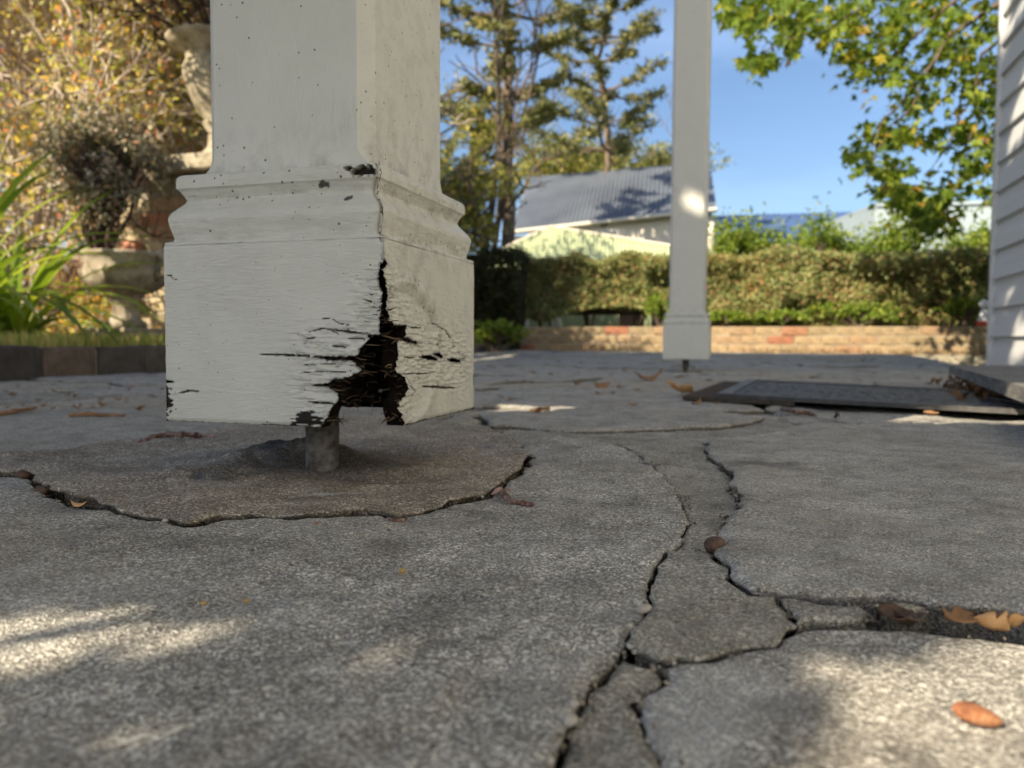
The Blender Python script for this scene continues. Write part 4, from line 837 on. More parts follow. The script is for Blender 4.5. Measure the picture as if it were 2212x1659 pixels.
for i in range(160):
    a = rr_.uniform(0, 6.28); r = rr_.uniform(.12, .26); s0 = np.array([r * math.cos(a), r * math.sin(a), rr_.uniform(0, .12)]); S.append(s0); E.append(s0 + [rr_.normal(0, .05), rr_.normal(0, .05), -rr_.uniform(.08, .3)])
tubes('hanging_roots', S, E, .003, .0015, simple('red_brown_root', [(.3, (.14, .06, .04)), (.7, (.34, .19, .13))], 30, .9, .002), t, 4)
pd = 4.9; pc = at(465, 560, pd)
pil = thing('brick_pillar', 'square brick pillar with stone cap half hidden behind the front post', 'pillar', (pc.x, pc.y, .05))
hp = .345; bi = 0; H = at(465, 374, pd).z - .05 - .115
vbp = []
for v in range(3):
    me = MB().box((-.112, -.05, -.037), (.112, .05, .037), .004).build('tmp', MB_pil).data; bpy.data.objects.remove(bpy.data.objects['tmp']); vbp.append(me)
z = .04; r = 0
while z < H - .06:
    for side in range(4):
        for k in range(3):
            off = -.235 + .236 * k + (.0 if r % 2 == 0 else 0); ang = side * math.pi / 2; lx, ly = off - (.11 if r % 2 == 0 else -.0) + .055, -hp + .05
            o = link('brick', vbp[(k + r) % 3], pil, (lx * math.cos(ang) - ly * math.sin(ang), lx * math.sin(ang) + ly * math.cos(ang), z)); o.rotation_euler = (0, 0, ang)
    z += .084; r += 1
MB().box((-hp + .01, -hp + .01, -.06), (hp - .01, hp - .01, H - .01)).build('mortar_core', M_mortj, pil)
b = MB().box((-.37, -.37, H - .02), (.37, .37, H + .02), .006); b.box((-.46, -.46, H + .021), (.46, .46, H + .115), .012); b.build('cap', M_urn2, pil)
uu = thing('garden_urn', 'tall fluted stone urn standing on the brick pillar cap', 'urn', (pc.x + .03, pc.y, .05 + H + .117))
b = MB().lathe([(.20, 0), (.20, .06), (.13, .09), (.07, .15), (.062, .24), (.10, .285), (.105, .30), (.085, .32), (.12, .36), (.17, .44), (.215, .54), (.225, .62), (.205, .68), (.21, .71), (.28, .75), (.335, .78), (.34, .80), (.31, .81), (.28, .78)], 60, (0, 0), lambda a, z: .05 * abs(math.sin(a * 9)) * (1 if 0.34 < z < .66 else (.02 if z < .2 else 0))); b.build('bowl', M_urn2, uu, True); uu.scale = (.86, .86, .98)
ut_ = uu.location; t = thing('urn_plant', 'dark spiky stemmed plant growing out of the upper urn', 'plant', (ut_.x, ut_.y, ut_.z + .76))
ru = np.random.default_rng(14); S, E, R0, R1, tp = branching((0, 0, -.03), [(ru.normal(0, .9), ru.normal(0, .9), 1) for _ in range(26)], .45, .013, 1, ru, .35, .1, 3, .7)
tubes('stems', S, E, R0, R1, M_twigd, t, 5); C = tp[ru.integers(0, len(tp), 2600)] + ru.normal(0, .06, (2600, 3)); leaves('foliage', C, .07, .02, leaf_mat('leaf_dark_brown', [(0, (.03, .02, .015)), (.7, (.09, .055, .03)), (1, (.2, .1, .05))], .15), t, ru, True)

# ------------------------------------------------------------------ big twiggy autumn shrubs on the left
def bigbush(label, px, dep, w, h, seed, nl=60000, dens=12):
    rb = np.random.default_rng(seed); p = at(px, 700, dep); t = thing('autumn_shrub', label, 'shrub', (p.x, p.y, .09), 'tall twiggy autumn shrubs on the left')
    S, E, R0, R1, tp = branching((0, 0, 0), [(rb.normal(0, .55), rb.normal(0, .55), 1) for _ in range(dens)], h * .36, .026, 4, rb, .6, .14, 4, .66)
    sc2 = np.array([w, w, 1]); zc = (E[:, 2].max()); f = np.array([w, w, h / zc])
    tubes('branches', S * f, E * f, np.maximum(R0 * 1.15, .0065), np.maximum(R1 * 1.15, .005), M_twig, t, 4)
    k = E[R1 < .012] * f; C = k[rb.integers(0, len(k), nl)] + rb.normal(0, .06, (nl, 3)); C[:, 2] = np.abs(C[:, 2])
    cl = fbm(C[:, 0] * 2.2 + C[:, 1], C[:, 2] * 2.2, 4, 3) ; C = C[(cl + rb.normal(0, .2, len(C))) > -.12]
    leaves('foliage', C, 0.044 * rb.uniform(.5, 1.4, len(C)), .027, ML_bush, t, rb, True)
bigbush('tall twiggy shrub with yellow and orange leaves behind the strap-leaved plant', 60, 6.7, 1.05, 4.2, 70)
bigbush('tall twiggy shrub with yellow and orange leaves behind the urn pillar', 360, 7.4, 1.1, 4.5, 71)
bigbush('tall twiggy autumn shrub at the far left edge of the garden', -330, 6.3, .8, 2.2, 72)
bg_ = thing('evergreen_backdrop', 'dense green shrub filling the space behind the twiggy autumn shrubs', 'shrub', (-5.4, 7.6, .09)); rb = np.random.default_rng(75); n = 36000
C = np.stack([rb.uniform(-3.6, 1.2, n), rb.normal(0, .35, n), rb.uniform(0, 4.4, n)], 1); C = C[(fbm(C[:, 0] * 1.5, C[:, 2] * 1.5, 3, 3) > -.28)]; leaves('foliage', C, .09, .055, ML_bush, bg_, rb, True)
S, E, R0, R1, tp = branching((0, 0, 0), [(rb.normal(0, .6), rb.normal(0, .2), 1) for _ in range(7)], 2.0, .04, 2, rb, .5, .2); tubes('stems', S, E, R0, R1, M_bark, bg_, 5)
# pale fence behind, left
ft = thing('steel_fence', 'pale grey ribbed steel fence at the left edge behind the strap leaves', 'fence'); p0 = at(-500, 700, 6.0); p1 = at(70, 700, 8.3)
N = 90; V = []; pz = at(20, 515, 7.9).z
for i in range(N + 1):
    q = p0.lerp(p1, i / N); o_ = .022 if i % 4 in (1, 2) else 0; V += [(q.x, q.y - o_, .0), (q.x, q.y - o_, pz)]
me = mesh_of('fence_panel', V, [[[2 * i, 2 * i + 2, 2 * i + 3, 2 * i + 1] for i in range(N)]], [M_fence]); fo = link('fence_panel', me, ft); sm_ = fo.modifiers.new('thickness', 'SOLIDIFY'); sm_.thickness = .004
b = MB(); b.hexa([Vector((p0.x, p0.y - .04, pz - .02)), Vector((p1.x, p1.y - .04, pz - .02)), Vector((p1.x, p1.y + .04, pz - .02)), Vector((p0.x, p0.y + .04, pz - .02)), Vector((p0.x, p0.y - .04, pz + .03)), Vector((p1.x, p1.y - .04, pz + .03)), Vector((p1.x, p1.y + .04, pz + .03)), Vector((p0.x, p0.y + .04, pz + .03))]); b.build('top_rail', M_fence, ft)

# ------------------------------------------------------------------ background trees
def pine(label, px, dep, h, rtrunk, spread, seed, ztop=None, nz=26, z0=1.5):
    rp = np.random.default_rng(seed); p = at(px, 790, dep); t = thing('pine_tree', label, 'tree', (p.x, p.y, .05), 'tall pines behind the garden')
    S = []; E = []; R0 = []; R1 = []; pts = [np.array([0, 0, 0.])]
    K = 16
    for k in range(1, K + 1): pts.append(np.array([rp.normal(0, .03) * k * .4, rp.normal(0, .03) * k * .3, h * k / K]))
    tubes('trunk', pts[:-1], pts[1:], [rtrunk * (1 - .9 * k / K) for k in range(K)], [rtrunk * (1 - .9 * (k + 1) / K) for k in range(K)], M_barkpine, t, 8)
    C = []
    zz = z0
    while zz < h - .2:
        f = 1 - zz / h; nb = rp.integers(4, 7); a0 = rp.uniform(0, 6.28)
        for b_ in range(nb):
            a = a0 + b_ * 6.28 / nb + rp.normal(0, .2); L = spread * (.35 + .75 * f ** .6) * rp.uniform(.45, 1.2); q = np.array([0, 0, zz + rp.normal(0, .08)]); d = np.array([math.cos(a), math.sin(a), rp.uniform(.0, .35)])
            M_ = 7
            for s in range(M_):
                d2 = d + np.array([0, 0, -.16 + .075 * s]) + rp.normal(0, .05, 3); d2 /= np.linalg.norm(d2); e = q + d2 * L / M_; r = .05 * L / 2 * (1 - s / M_) + .008; S.append(q); E.append(e); R0.append(r); R1.append(r * .85)
                if s >= 2:
                    for _ in range(3):
                        sd_ = np.array([-math.sin(a), math.cos(a), 0]) * rp.choice([-1, 1]) + d2 * .8 + np.array([0, 0, rp.uniform(-.2, .45)]); sd_ /= np.linalg.norm(sd_); l2 = L * .22 * rp.uniform(.5, 1.2); e2 = e + sd_ * l2; S.append(e); E.append(e2); R0.append(.012); R1.append(.007)
                        m_ = 25; tt = rp.random(m_)[:, None]; C.append(e + (e2 - e) * tt + rp.normal(0, .05 * (1 + L * .25), (m_, 3)))
                q = e
        zz += h / nz * rp.uniform(.75, 1.25)
    tubes('branches', S, E, R0, R1, M_barkpine, t, 4); C = np.concatenate(C); leaves('foliage', C, .18 * rp.uniform(.6, 1.3, len(C)), .06, ML_pine, t, rp, True)
pine('thick-trunked pine just right of the front post, taller than the picture', 1092, 17.5, 12.5, .19, 2.3, 81, nz=15, z0=4.9)
pine('slimmer pine rising behind the blue-grey roof', 1300, 25, 13.0, .17, 2.6, 82, nz=16, z0=6.2)
def round_tree(label, px, py, dep, rx, rz, n, mat, seed, leaf=.09, name='leafy_tree', group=None):
    rl = np.random.default_rng(seed); c = at(px, py, dep); t = thing(name, label, 'tree', (c.x, c.y, .05), group); cz = c.z - .05
    D = rl.normal(0, 1, (n, 3)); D /= np.linalg.norm(D, axis=1)[:, None]; R = rl.random(n) ** .45; lump = 1 + .55 * fbm(D[:, 0] * 2.5 + D[:, 1] * 1.7, D[:, 2] * 2.5, 6, 3)
    C = D * (R * lump)[:, None] * np.array([rx, rx, rz]); C[:, 2] += cz; C = C[C[:, 2] > .2]; gp_ = fbm(C[:, 0] * 1.6 + C[:, 1] * .8, C[:, 2] * 1.8, 9, 3); C = C[gp_ > -.22]
    leaves('crown', C, leaf * rl.uniform(.6, 1.4, len(C)), leaf * .6, mat, t, rl, True)
    S, E, R0, R1, tp = branching((0, 0, 0), [(.0, 0, 1)], cz * .8, .09, 3, rl, .5, .1, 3, .6); tubes('trunk', S, E, R0, R1, M_bark, t, 6)
round_tree('yellow-green leafy tree under the thick pine, left of the house roof', 1010, 430, 15.8, .95, 1.6, 14000, ML_olive, 91)
round_tree('small olive crown touching the thick pine trunk, above the green shed', 1045, 300, 17.0, .7, .9, 5500, ML_olive, 92)
round_tree('broad olive tree behind the left end of the roof ridge', 1230, 380, 30, 2.6, 1.4, 12000, ML_olive, 93, .16)
round_tree('green tree hidden behind the front post', 790, 420, 14, 1.2, 2.6, 24000, ML_olive, 94)
round_tree('distant low tree right of the slim pine, above the roof ridge', 1400, 352, 36, 3.2, .55, 6000, ML_pine, 95, .16)

# ------------------------------------------------------------------ buildings beyond the hedge
def slab(P, th): # quad with thickness downwards
    P = [Vector(p) for p in P]; n_ = (P[1] - P[0]).cross(P[3] - P[0]).normalized() * th; return MB().hexa([p - n_ for p in P] + P)
hs_ = thing('cottage', 'cottage with steep blue-grey steel roof and cream walls beyond the hedge', 'house')
r0, r1, r2, r3 = at(1098, 502, 22), at(1548, 452, 19.5), at(1534, 350, 23), at(1146, 383, 26)
hs_.location = (0, 0, 0)
slab([r0, r1, r2, r3], .08).build('roof', M_roof, hs_)
for i in range(1, 46):                      # standing ribs of the roofing
    t = i / 46; a, b_ = r0.lerp(r1, t), r3.lerp(r2, t); nn = (r1 - r0).cross(r3 - r0).normalized(); MB().tube([a + nn * .012, b_ + nn * .012], .022, 6).build('roof_rib', M_roof, hs_)
up_ = Vector((0, 0, 1)); bk = Vector((-.2957, .9553, 0))
e0, e1 = r0 + bk * .25 - up_ * .10, r1 + bk * .25 - up_ * .10
MB().hexa([Vector((q.x, q.y, 0)) for q in (e0, e1, e1 + bk * .2, e0 + bk * .2)] + [e0, e1, e1 + bk * .2, e0 + bk * .2]).build('wall', M_hwall, hs_)
MB().tube([r0 + up_ * .0 - bk * .05, r1 - bk * .05], .05, 8).build('gutter', M_hwall, hs_)
MB().hexa([Vector((q.x, q.y, 0)) for q in (r3 + bk * 4, r2 + bk * 4, r2 + bk * 4.3, r3 + bk * 4.3)] + [r3 + bk * .3 - up_ * .2, r2 + bk * .3 - up_ * .2, r2 + bk * .6 - up_ * .2, r3 + bk * .6 - up_ * .2]).build('rear_wall', M_hwall, hs_)
b = MB().hexa([e1 + bk * .2 - up_ * 3 , r2 + bk * .1 - up_ * 5, r2 + bk * .3 - up_ * 5, e1 + bk * .4 - up_ * 3, e1 + bk * .2, r2 + bk * .1 - up_ * .12, r2 + bk * .3 - up_ * .12, e1 + bk * .4]); b.build('gable_wall', M_hwall, hs_)
an = thing('tv_antenna', 'thin white television antenna before the blue-grey roof', 'antenna', at(1318, 535, 19)); MB().tube([(0, 0, -.6), (0, 0, .42)], .012, 6).build('mast', M_white, an); MB().tube([(-.35, -.1, .42), (.35, .1, .42)], .010, 6).build('crossbar', M_white, an)
# pale green corrugated gable of the shed
sh_ = thing('green_shed', 'shed with pale green corrugated gable just behind the hedge', 'shed'); gd = 12.5
g0, g1, g2 = at(1020, 572, gd), at(1232, 488, gd), at(1480, 532, gd - 1.2); g2e = at(1700, 572, gd - 2.2); V = []; N = 320; top = []
for i in range(N + 1):
    t = i / N; q = g0.lerp(g2e, t)
    zt2 = np.interp(t, [0, .285, 1.0], [at(1020, 566, gd).z, at(1225, 490, gd - .55).z, at(1700, 570, gd - 2.2).z]); o_ = .024 * math.sin(i * math.pi / 2 + .4); q2 = q - bk * o_; V += [(q2.x, q2.y, 0), (q2.x, q2.y, zt2)]
me = mesh_of('corrugated_gable', V, [[[2 * i, 2 * i + 2, 2 * i + 3, 2 * i + 1] for i in range(N)]], [M_green], smooth=True); o = link('corrugated_gable', me, sh_); s_ = o.modifiers.new('thickness', 'SOLIDIFY'); s_.thickness = .003
cA, cB = Vector(V[1]), Vector(V[-1]); kk = int(N * .285); cM = Vector(V[2 * kk + 1])
for a, b_ in ((cA, cM), (cM, cB)): MB().hexa([a - bk * .03 - up_ * .02, b_ - bk * .03 - up_ * .02, b_ + bk * .03 - up_ * .02, a + bk * .03 - up_ * .02, a - bk * .03 + up_ * .012, b_ - bk * .03 + up_ * .012, b_ + bk * .03 + up_ * .012, a + bk * .03 + up_ * .012]).build('barge_capping', M_hwall, sh_)
for a, b_ in ((cA, cM), (cM, cB)): slab([a + bk * .06, b_ + bk * .06, b_ + bk * 3, a + bk * 3], .03).build('shed_roof', M_roof, sh_)
# blue roofed building and pale building further right
bb = thing('blue_roofed_building', 'long distant building with deep blue steel roof above the hedge', 'building'); q0, q1, q2, q3 = at(1380, 540, 26), at(1960, 540, 24), at(1900, 456, 27), at(1420, 470, 30)
slab([q0, q1, q2, q3], .1).build('roof', M_roofb, bb); MB().hexa([Vector((q.x, q.y, 0)) for q in (q0, q1, q1 + bk * .2, q0 + bk * .2)] + [q - up_ * .12 for q in (q0, q1, q1 + bk * .2, q0 + bk * .2)]).build('wall', M_hwall, bb)
for i in range(1, 40):
    t = i / 40; a, b_ = q0.lerp(q1, t), q3.lerp(q2, t); nn = (q1 - q0).cross(q3 - q0).normalized(); MB().tube([a + nn * .012, b_ + nn * .012], .025, 6).build('roof_rib', M_roofb, bb)
pb = thing('pale_building', 'plain pale blue-grey clad building behind the maple branch', 'building'); s0, s1 = at(1890, 446, 22), at(2420, 434, 18.5)
MB().hexa([Vector((q.x, q.y, 0)) for q in (s0, s1, s1 + bk * 5, s0 + bk * 5)] + [s0, s1, s1 + bk * 5, s0 + bk * 5]).build('wall', M_pale, pb)
MB().hexa([q - up_ * .02 for q in (s0 - bk * .1, s1 - bk * .1, s1 + bk * 5.1, s0 + bk * 5.1)] + [q + up_ * .08 for q in (s0 - bk * .1, s1 - bk * .1, s1 + bk * 5.1, s0 + bk * 5.1)]).build('parapet_capping', M_pale, pb)

# ------------------------------------------------------------------ things behind the hedge foot
ch = thing('garden_chair', 'white metal garden chair showing in the gap beside the dark hedge end', 'chair', (0, 0, 0)); p = at(1165, 745, 9.6); ch.location = (p.x, p.y, .12); ch.rotation_euler = (0, 0, .5)
for sx in (-1, 1):
    for sy in (-1, 1): MB().tube([(sx * .2, sy * .2, 0), (sx * .19, sy * .19, .44)], .018, 6).build('leg', M_white, ch)
MB().box((-.23, -.23, .44), (.23, .23, .47), .006).build('seat', M_white, ch)
for k in range(5): MB().tube([(-.19 + .095 * k, .20, .47), (-.19 + .095 * k, .24, .86)], .014, 6).build('back_bar', M_white, ch)
MB().tube([(-.21, .24, .86), (0, .25, .90), (.21, .24, .86)], .018, 6).build('top_rail', M_white, ch)
pt = thing('terracotta_planter', 'tall square pinkish terracotta planter behind the bare hedge stems', 'planter', None); p = at(1362, 710, 9.3); pt.location = (p.x, p.y, .12)
b = MB(); b.loft([[(-.11, -.11, 0), (.11, -.11, 0), (.11, .11, 0), (-.11, .11, 0)], [(-.13, -.13, .42), (.13, -.13, .42), (.13, .13, .42), (-.13, .13, .42)]]); b.build('body', M_terra, pt); MB().box((-.145, -.145, .4205), (.145, .145, .465), .006).build('rim', M_terra, pt)
bal = thing('stone_baluster', 'small pale stone baluster beside the terracotta planter, behind the hedge', 'baluster', None); p = at(1420, 705, 9.3); bal.location = (p.x, p.y, .12)
b = MB(); b.lathe([(.09, 0), (.09, .05), (.05, .08), (.04, .16), (.075, .25), (.045, .36), (.07, .40), (.07, .45)], 16); b.build('shaft', M_urn2, bal, True); MB().box((-.1, -.1, -.03), (.1, .1, .001)).build('base', M_urn2, bal)
fg = thing('garden_figurine', 'tiny red and white garden ornament on the brick wall beside the house corner', 'ornament', None); p = hy(2122, 712, 7.70); fg.location = (p.x, 7.68, .295)
b = MB(); b.lathe([(.035, 0), (.045, .05), (.03, .12), (.015, .15)], 14); b.build('body', M_white, fg, True); b = MB(); b.lathe([(.004, .145), (.032, .165), (.04, .19), (.03, .215), (.004, .23)], 14); b.build('head', M_white, fg, True); b = MB(); b.lathe([(.05, 0), (.052, .03), (.044, .045)], 14); b.build('base', M_red, fg, True)

# ------------------------------------------------------------------ overhanging maple branch, upper right
def pin(px, py, poly): return sdf(np.stack([px, py], 1), np.array(poly, float))[0]
regs = [([(1560, -30), (1700, -40), (1760, 0), (1740, 70), (1700, 120), (1640, 150), (1600, 145), (1630, 90), (1570, 60)], .62), ([(1740, -40), (2260, -40), (2260, 120), (2140, 240), (2060, 180), (1980, 270), (1900, 250), (1850, 190), (1800, 120), (1740, 60)], 1.0), ([(1850, 190), (1980, 270), (2140, 240), (2240, 260), (2240, 420), (2150, 440), (2060, 400), (1960, 400), (1860, 350), (1800, 340), (1850, 270)], .66), ([(1860, 350), (1960, 400), (2060, 400), (2050, 440), (2060, 480), (2010, 500), (1960, 450), (1840, 410), (1830, 390)], .7)]
mpt = thing('maple_tree', 'maple tree whose leafy green branches hang in at the upper right', 'tree', None); mbp = Vector((3.4, 6.1, -.04)); mpt.location = mbp
rm = np.random.default_rng(17); ctr = []
for poly, dn in regs:
    P = np.array(poly); n = int(3000 * dn); x = rm.uniform(P[:, 0].min(), P[:, 0].max(), n); y = rm.uniform(P[:, 1].min(), P[:, 1].max(), n); s_ = pin(x, y, P); k = (s_ > 0) & (fbm(x / 38, y / 38, 3, 3) > (-.06 if dn < .9 else -.24)); x, y = x[k], y[k]
    k = rm.random(len(x)) < .30; 
    for a, b_ in zip(x[k], y[k]): ctr.append(at(a, b_, rm.uniform(4.9, 6.4)))
for i in range(900): ctr.append(Vector((rm.uniform(.9, 4.8), rm.uniform(4.6, 7.4), rm.uniform(2.75, 4.2))))
def maple_mesh(seed):
    r = np.random.default_rng(seed); th = []; 
    lob = [(-2.35, .45), (-1.9, .28), (-1.25, .85), (-.85, .42), (-.45, .72), (-.25, .45), (0, 1.0), (.25, .45), (.45, .72), (.85, .42), (1.25, .85), (1.9, .28), (2.35, .45)]
    V = [(0, -.02, 0)] + [(math.sin(a) * l * .5, math.cos(a) * l * .5 + .05, -.16 * l * l + r.normal(0, .03)) for a, l in lob]; T = [[0, i + 1, i] for i in range(1, len(lob))] + [[0, 1, len(lob)]]
    return np.array(V), np.array(T)
mm = [maple_mesh(i) for i in range(4)]; lm = [mesh_of('leaf', v * .13, [t[:-1]], [ML_maple_o]) for v, t in mm]
from mathutils import Euler
dist = [c.length for c in ctr]; vis = ctr[:-900]; order = sorted(range(len(vis)), key=lambda i: dist[i]); singles = set(order[:290]); VV = []; TT = []; off = 0
for i, c in enumerate(ctr):
    e = Euler((rm.normal(-.9, .5), rm.normal(0, .5), rm.uniform(0, 6.28))); s_ = rm.uniform(.75, 1.4)
    if i in singles:
        o = link('leaf', lm[i % 4], mpt, c - mbp); o.rotation_euler = e; o.scale = (s_, s_, s_)
    else:
        v, t = mm[i % 4]; Mx = np.array(e.to_matrix()) * (.13 * s_); VV.append(v @ Mx.T + np.array(c - mbp)); TT.append(t[:-1] + off); off += len(v)
        if i < len(vis):
            for _ in range(2):
                e = Euler((rm.normal(-.9, .5), rm.normal(0, .5), rm.uniform(0, 6.28))); Mx = np.array(e.to_matrix()) * (.12 * s_); VV.append(v @ Mx.T + np.array(c - mbp) + rm.normal(0, .06, 3)); TT.append(t[:-1] + off); off += len(v)
fo = link('foliage', mesh_of('foliage', np.concatenate(VV), [np.concatenate(TT)], [ML_maple]), mpt); fo['kind'] = 'stuff'
# limbs: trunk up beside the house, then branches out to the leaf clusters
tb = Vector((3.4, 6.1, 3.4)); S, E, R0, R1 = [], [], [], []
def limb(a, b_, r0_, r1_, n=6, sag=.0, jit=.05):
    p = Vector(a)
    for k in range(1, n + 1):
        t = k / n; q = Vector(a).lerp(Vector(b_), t) + Vector((rm.normal(0, jit), rm.normal(0, jit), sag * math.sin(math.pi * t) + rm.normal(0, jit))) * (1 if k < n else 0)
        S.append(p.copy() - mbp); E.append(q.copy() - mbp); R0.append(r0_ + (r1_ - r0_) * (k - 1) / n); R1.append(r0_ + (r1_ - r0_) * t); p = q
limb(mbp, tb, .13, .09); limb(tb, (3.0, 6.0, 4.6), .09, .04)
for (px, py, d) in ((1600, 40, 5.6), (1650, 110, 5.4), (1850, 60, 5.5), (1900, 180, 5.3), (2000, 110, 5.8), (2060, 260, 5.6), (1880, 330, 5.3), (2000, 380, 5.6), (2040, 460, 5.5), (2140, 330, 5.6), (2130, 160, 5.5), (1960, 20, 6.0), (1870, 400, 5.4)):
    q = at(px, py, d); mid = Vector((max(q.x + .35, 1.2), q.y + .1, max(q.z + .5, 2.2))); limb(tb, mid, .035, .013, 5); limb(mid, q, .012, .003, 5, 0, .03)
tubes('trunk', S, E, R0, R1, M_bark, mpt, 6)

# ------------------------------------------------------------------ fallen twigs, leaves, husks and pebbles
def twig_thing(label, pts, r, mat=M_debark, buds=(), name='twig', cat='twig'):
    o = Vector(pts[0]); t = thing(name, label, cat, (o.x, o.y, 0)); o = Vector((o.x, o.y, 0)); rr = np.random.default_rng(len(label)); P = [Vector(p) - o for p in pts]; Q = []; R = []
    for i in range(len(P) - 1):
        for k in range(4): s = k / 4; Q.append(P[i].lerp(P[i + 1], s)); R.append(r * (1 + (.45 if k == 0 and i else 0) + rr.normal(0, .10)) * (1 - .25 * (i + s) / len(P)))
    Q.append(P[-1]); R.append(r * .7); MB().tube(Q, R, 8).build('stem', mat, t, True)
    for a, b_, rb_ in buds: MB().tube([Vector(a) - o, (Vector(a) - o).lerp(Vector(b_) - o, .4), Vector(b_) - o], [rb_ * .6, rb_, rb_ * .15], 8).build('bud', M_bud, t, True)
    return t
def g3(x, y, z): v = hz(x, y, z); return v
twig_thing('curved grey and red twig with pink buds lying left of the pipe', [g3(300, 958, .003), g3(330, 945, .006), g3(365, 937, .010), g3(395, 938, .011), g3(425, 940, .009), g3(445, 946, .005)], .0035, buds=[(g3(445, 944, .006), g3(469, 943, .008), .0026), (g3(442, 948, .004), g3(460, 956, .003), .0024), (g3(380, 940, .008), g3(386, 948, .002), .0012)])
twig_thing('broken red twig with a pale joint beside the crack, right of the post', [g3(1083, 1060, .003), g3(1092, 1072, .004), g3(1105, 1083, .003), g3(1130, 1088, .003), g3(1151, 1090, .003)], .0024, buds=[(g3(1083, 1056, .005), g3(1062, 1068, .002), .0030), (g3(1088, 1058, .004), g3(1115, 1060, .003), .0011)])
twig_thing('small reddish curl of bark in the crack below the rotted post', [g3(838, 1122, -.001), g3(850, 1126, .001), g3(866, 1125, .001), g3(878, 1122, -.001)], .0018)
twig_thing('thin light brown stick lying flat left of the front post', [g3(150, 897, .003), g3(190, 894, .006), g3(215, 896, .003), g3(270, 898, .003)], .0032, M_dry)
twig_thing('short forked dark twig by the left frame edge behind the front stone', [g3(-5, 895, .003), g3(30, 888, .004), g3(60, 884, .006), g3(78, 880, .003)], .0034, M_dry)
twig_thing('dark twig on the paving between the doormat and the long flat stone', [g3(1690, 884, .004), g3(1722, 890, .006), g3(1750, 893, .003), g3(1762, 897, .003)], .004)
twig_thing('thin upright twig scrap on the paving below the doormat', [g3(1805, 900, .0), g3(1808, 893, .010), g3(1812, 897, .012)], .0025, M_twigd)
twig_thing('small brown twig on the sunlit stone right of the post base', [g3(1148, 888, .004), g3(1165, 885, .009), g3(1185, 880, .006)], .004, M_dry)
def lump(name, label, cat, px, py, L, W, H, mat, rot=0, seed=0, z=0.0, tip=False, group=None):
    c = hz(px, py, z + H * .4); r = np.random.default_rng(seed + 100); V = []; nr, ns = 9, 14; rings = []
    for i in range(nr):
        t = -1 + 2 * i / (nr - 1); w = math.sqrt(max(0, 1 - t * t)) * (1 - .25 * t) + .02; ring = []
        for j in range(ns):
            a = 2 * math.pi * j / ns; k = 1 + .10 * float(fbm(np.array([math.cos(a) * 1.5 + t * 2 + seed]), np.array([math.sin(a) * 1.5]), seed, 3)[0]) * 2; ring.append((t * L / 2, math.cos(a) * W / 2 * w * k, math.sin(a) * H / 2 * w * k))
        rings.append(ring)
    o = MB().loft(rings).build(name, mat, None, True, (c.x, c.y, c.z)); o.rotation_euler = (r.normal(0, .15), r.normal(0, .12), YAW + rot); tag(o, label, cat, group)
    return o
def curl(name, label, px, py, L, W, mat, rot=0, seed=0, z=.003, group=None, tilt=.3, cat='leaf'):
    c = hz(px, py, z); r = np.random.default_rng(seed + 300); V = []; nu, nv = 9, 6; cv = r.uniform(.5, 1.1)
    for i in range(nu):
        t = -1 + 2 * i / (nu - 1); w = ((1 - abs(t) ** 2.2) * (1 + .9 * float(fbm(np.array([t * 3. + seed]), np.array([seed * 1.7]), seed, 3)[0])) + .03)
        for j in range(nv):
            s = -1 + 2 * j / (nv - 1); V.append((t * L / 2, s * W / 2 * w, cv * W * .42 * abs(s) ** 1.3 * w * (1 if seed % 2 else -.6) + .18 * L * t * t * r.uniform(.6, 1.4)))
    Q = [[i * nv + j, (i + 1) * nv + j, (i + 1) * nv + j + 1, i * nv + j + 1] for i in range(nu - 1) for j in range(nv - 1)]
    o = link(name, mesh_of(name, V, [Q], [mat], smooth=True), None, c); o.rotation_euler = (r.normal(0, tilt), r.normal(0, tilt * .6), YAW + rot); s_ = o.modifiers.new('thickness', 'SOLIDIFY'); s_.thickness = .0004; tag(o, label, cat, group); return o
lump('seed_husk', 'round dark red-brown husk at the bend of the mortar strip', 'husk', 1545, 1176, .014, .012, .010, M_husk, .3, 1)
lump('seed_husk', 'orange-brown pointed husk on the sunlit stone, lower right corner', 'husk', 2112, 1545, .0172, .0068, .0062, M_cone, -.15, 2); 
lump('husk_tip', 'tiny dark tip at the right end of the orange-brown pointed husk', 'husk', 2148, 1552, .004, .0022, .0022, M_husk, -.15, 22)
lump('pebble', 'pale beige chip wedged in the crack below the mortar strip bend', 'pebble', 1392, 1315, .0085, .005, .004, M_pebble, .5, 3)
lump('pebble', 'larger pale pebble on the edge of the bottom crack', 'pebble', 1232, 1555, .0060, .0048, .0045, M_pebble, .2, 4)
lump('pebble', 'small grey pebble just above the larger pale one on the bottom crack', 'pebble', 1240, 1520, .0042, .0036, .003, M_pebble, .2, 5)
lump('pebble', 'brown round stone stuck in the crack at the left frame edge', 'pebble', 52, 1027, .014, .012, .010, M_husk, 0, 6, -.004)
lump('pebble', 'dull brown stone in the crack just right of the left-edge one', 'pebble', 92, 1062, .012, .011, .010, M_husk, 0, 7, -.004)
curl('fallen_leaf', 'small orange leaf tip standing in the left crack', 170, 1087, .011, .007, M_dryo, .2, 8)
curl('fallen_leaf', 'dull curled brown leaf in the wide crack, leftmost of the row', 1932, 1332, .016, .010, M_husk, 0, 9)
curl('fallen_leaf', 'olive cupped leaf in the wide crack, second from the left', 1966, 1336, .015, .009, M_husk, .1, 10)
curl('fallen_leaf', 'dark orange crumpled leaf in the wide crack, third of the row', 2066, 1340, .018, .013, M_dry, .4, 11)
curl('fallen_leaf', 'pinkish tan folded leaf in the wide crack near the right edge', 2142, 1358, .015, .012, M_dryo, -.2, 13, .001, None, .5)
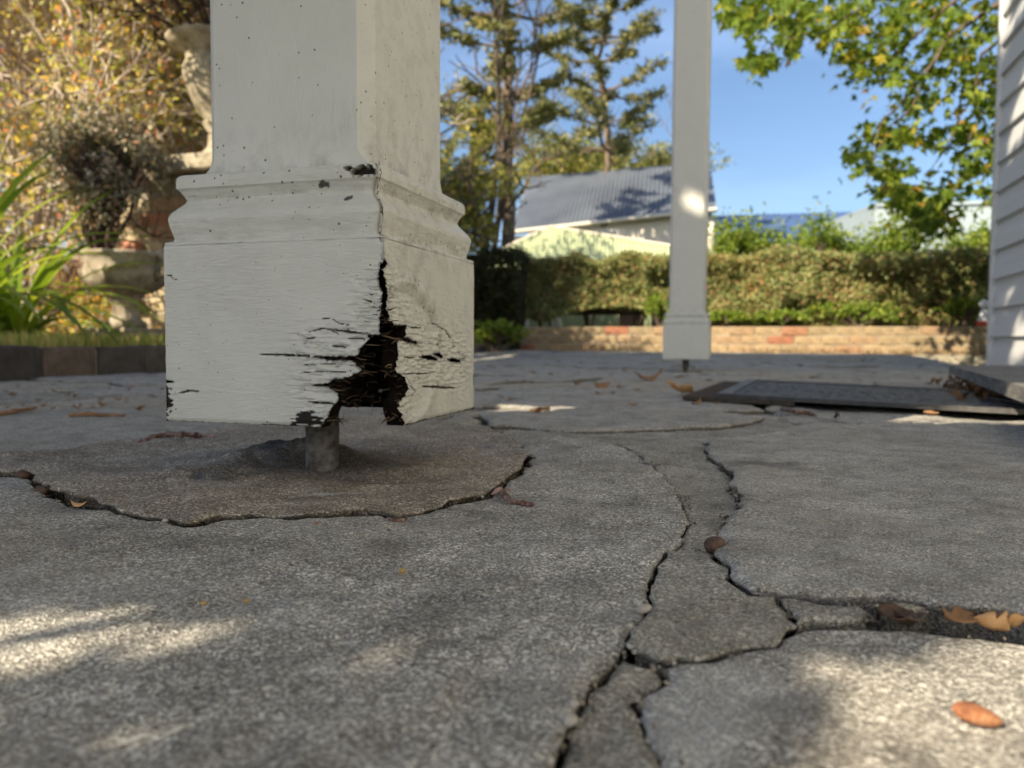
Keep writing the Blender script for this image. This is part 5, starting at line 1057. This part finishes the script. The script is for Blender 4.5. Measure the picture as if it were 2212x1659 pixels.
curl('fallen_leaf', 'bright tan folded leaf at the right edge of the wide crack', 2186, 1354, .014, .014, M_dryo, .9, 15, .002, None, .6)
lump('crumb', 'orange crumb just below the crack in front of the pipe', 'crumb', 684, 1132, .0040, .003, .003, M_cone, 0, 14)
lump('crumb', 'ochre crumb on the grey stone right of centre', 'crumb', 870, 1233, .0045, .003, .003, M_crumb, .6, 15)
lump('crumb', 'ochre crumb on the grey stone, left of centre near the sun patch', 'crumb', 440, 1304, .0035, .003, .0028, M_crumb, 0, 16)
lump('crumb', 'pale yellow crumb between the two ochre crumbs', 'crumb', 532, 1298, .0035, .0028, .002, M_crumb, .3, 17)
lump('crumb', 'white quartz chip at the lip of the crack below the left urn', 'crumb', 357, 1125, .0048, .004, .003, M_pebble, .3, 18)
curl('fallen_leaf', 'orange-brown curled leaf left of the doormat', 1466, 845, .07, .05, M_dryo, .1, 19, .012)
curl('fallen_leaf', 'dark brown curled leaf between the two posts', 1402, 812, .10, .05, M_dry, .2, 20, .015)
curl('fallen_leaf', 'crisp brown leaf against the front edge of the doormat', 2010, 898, .03, .018, M_dry, .2, 21, .01)
rl = np.random.default_rng(77); base = curl('dry_litter', 'small dry leaf scrap scattered on the paving beyond the front stones', 1300, 830, .05, .03, M_dry, 0, 30, .004, 'small dry leaf scraps on the paving', .35, 'leaf litter')
for i in range(110):
    if i < 40: px, py = rl.uniform(0, 350), rl.uniform(835, 892)
    elif i < 95: px, py = rl.uniform(1040, 2130), 775 + 110 * rl.random() ** 1.8
    else: px, py = rl.uniform(1900, 2212), rl.uniform(845, 870)
    c = hz(px, py); 
    if c.y > 7.4 or c.x > 1.1 or c.x < -2.2: continue
    o = base.copy(); COL.objects.link(o); o.location = (c.x, c.y, .006 + ground_z(c.x, c.y)); s_ = rl.uniform(.25, .62) * (1 if i >= 40 else .6); o.scale = (s_, s_ * rl.uniform(.4, 1), s_); o.rotation_euler = (rl.normal(0, .3), rl.normal(0, .2), rl.uniform(0, 6.28))
# drift of leaf litter under the step and along the wall foot
n = 500; C = []
for i in range(n):
    t = rl.random() * .55; c = far.lerp(nearp, t); C.append((c.x + rl.uniform(-.05, .35), c.y + rl.uniform(-.02, .1), .008 + rl.random() * .02))
for i in range(900): C.append((rl.uniform(-.1, 5.5), 7.58 - abs(rl.normal(0, .06)), .06 + rl.random() * .02))
ll = leaves('leaf_litter', np.array(C), 0.026, .015, leaf_mat('dry_litter_leaves', [(0, (.06, .035, .02)), (.6, (.16, .09, .05)), (1, (.34, .20, .10))], .1), None, rl, True); tag(ll, kind='stuff')
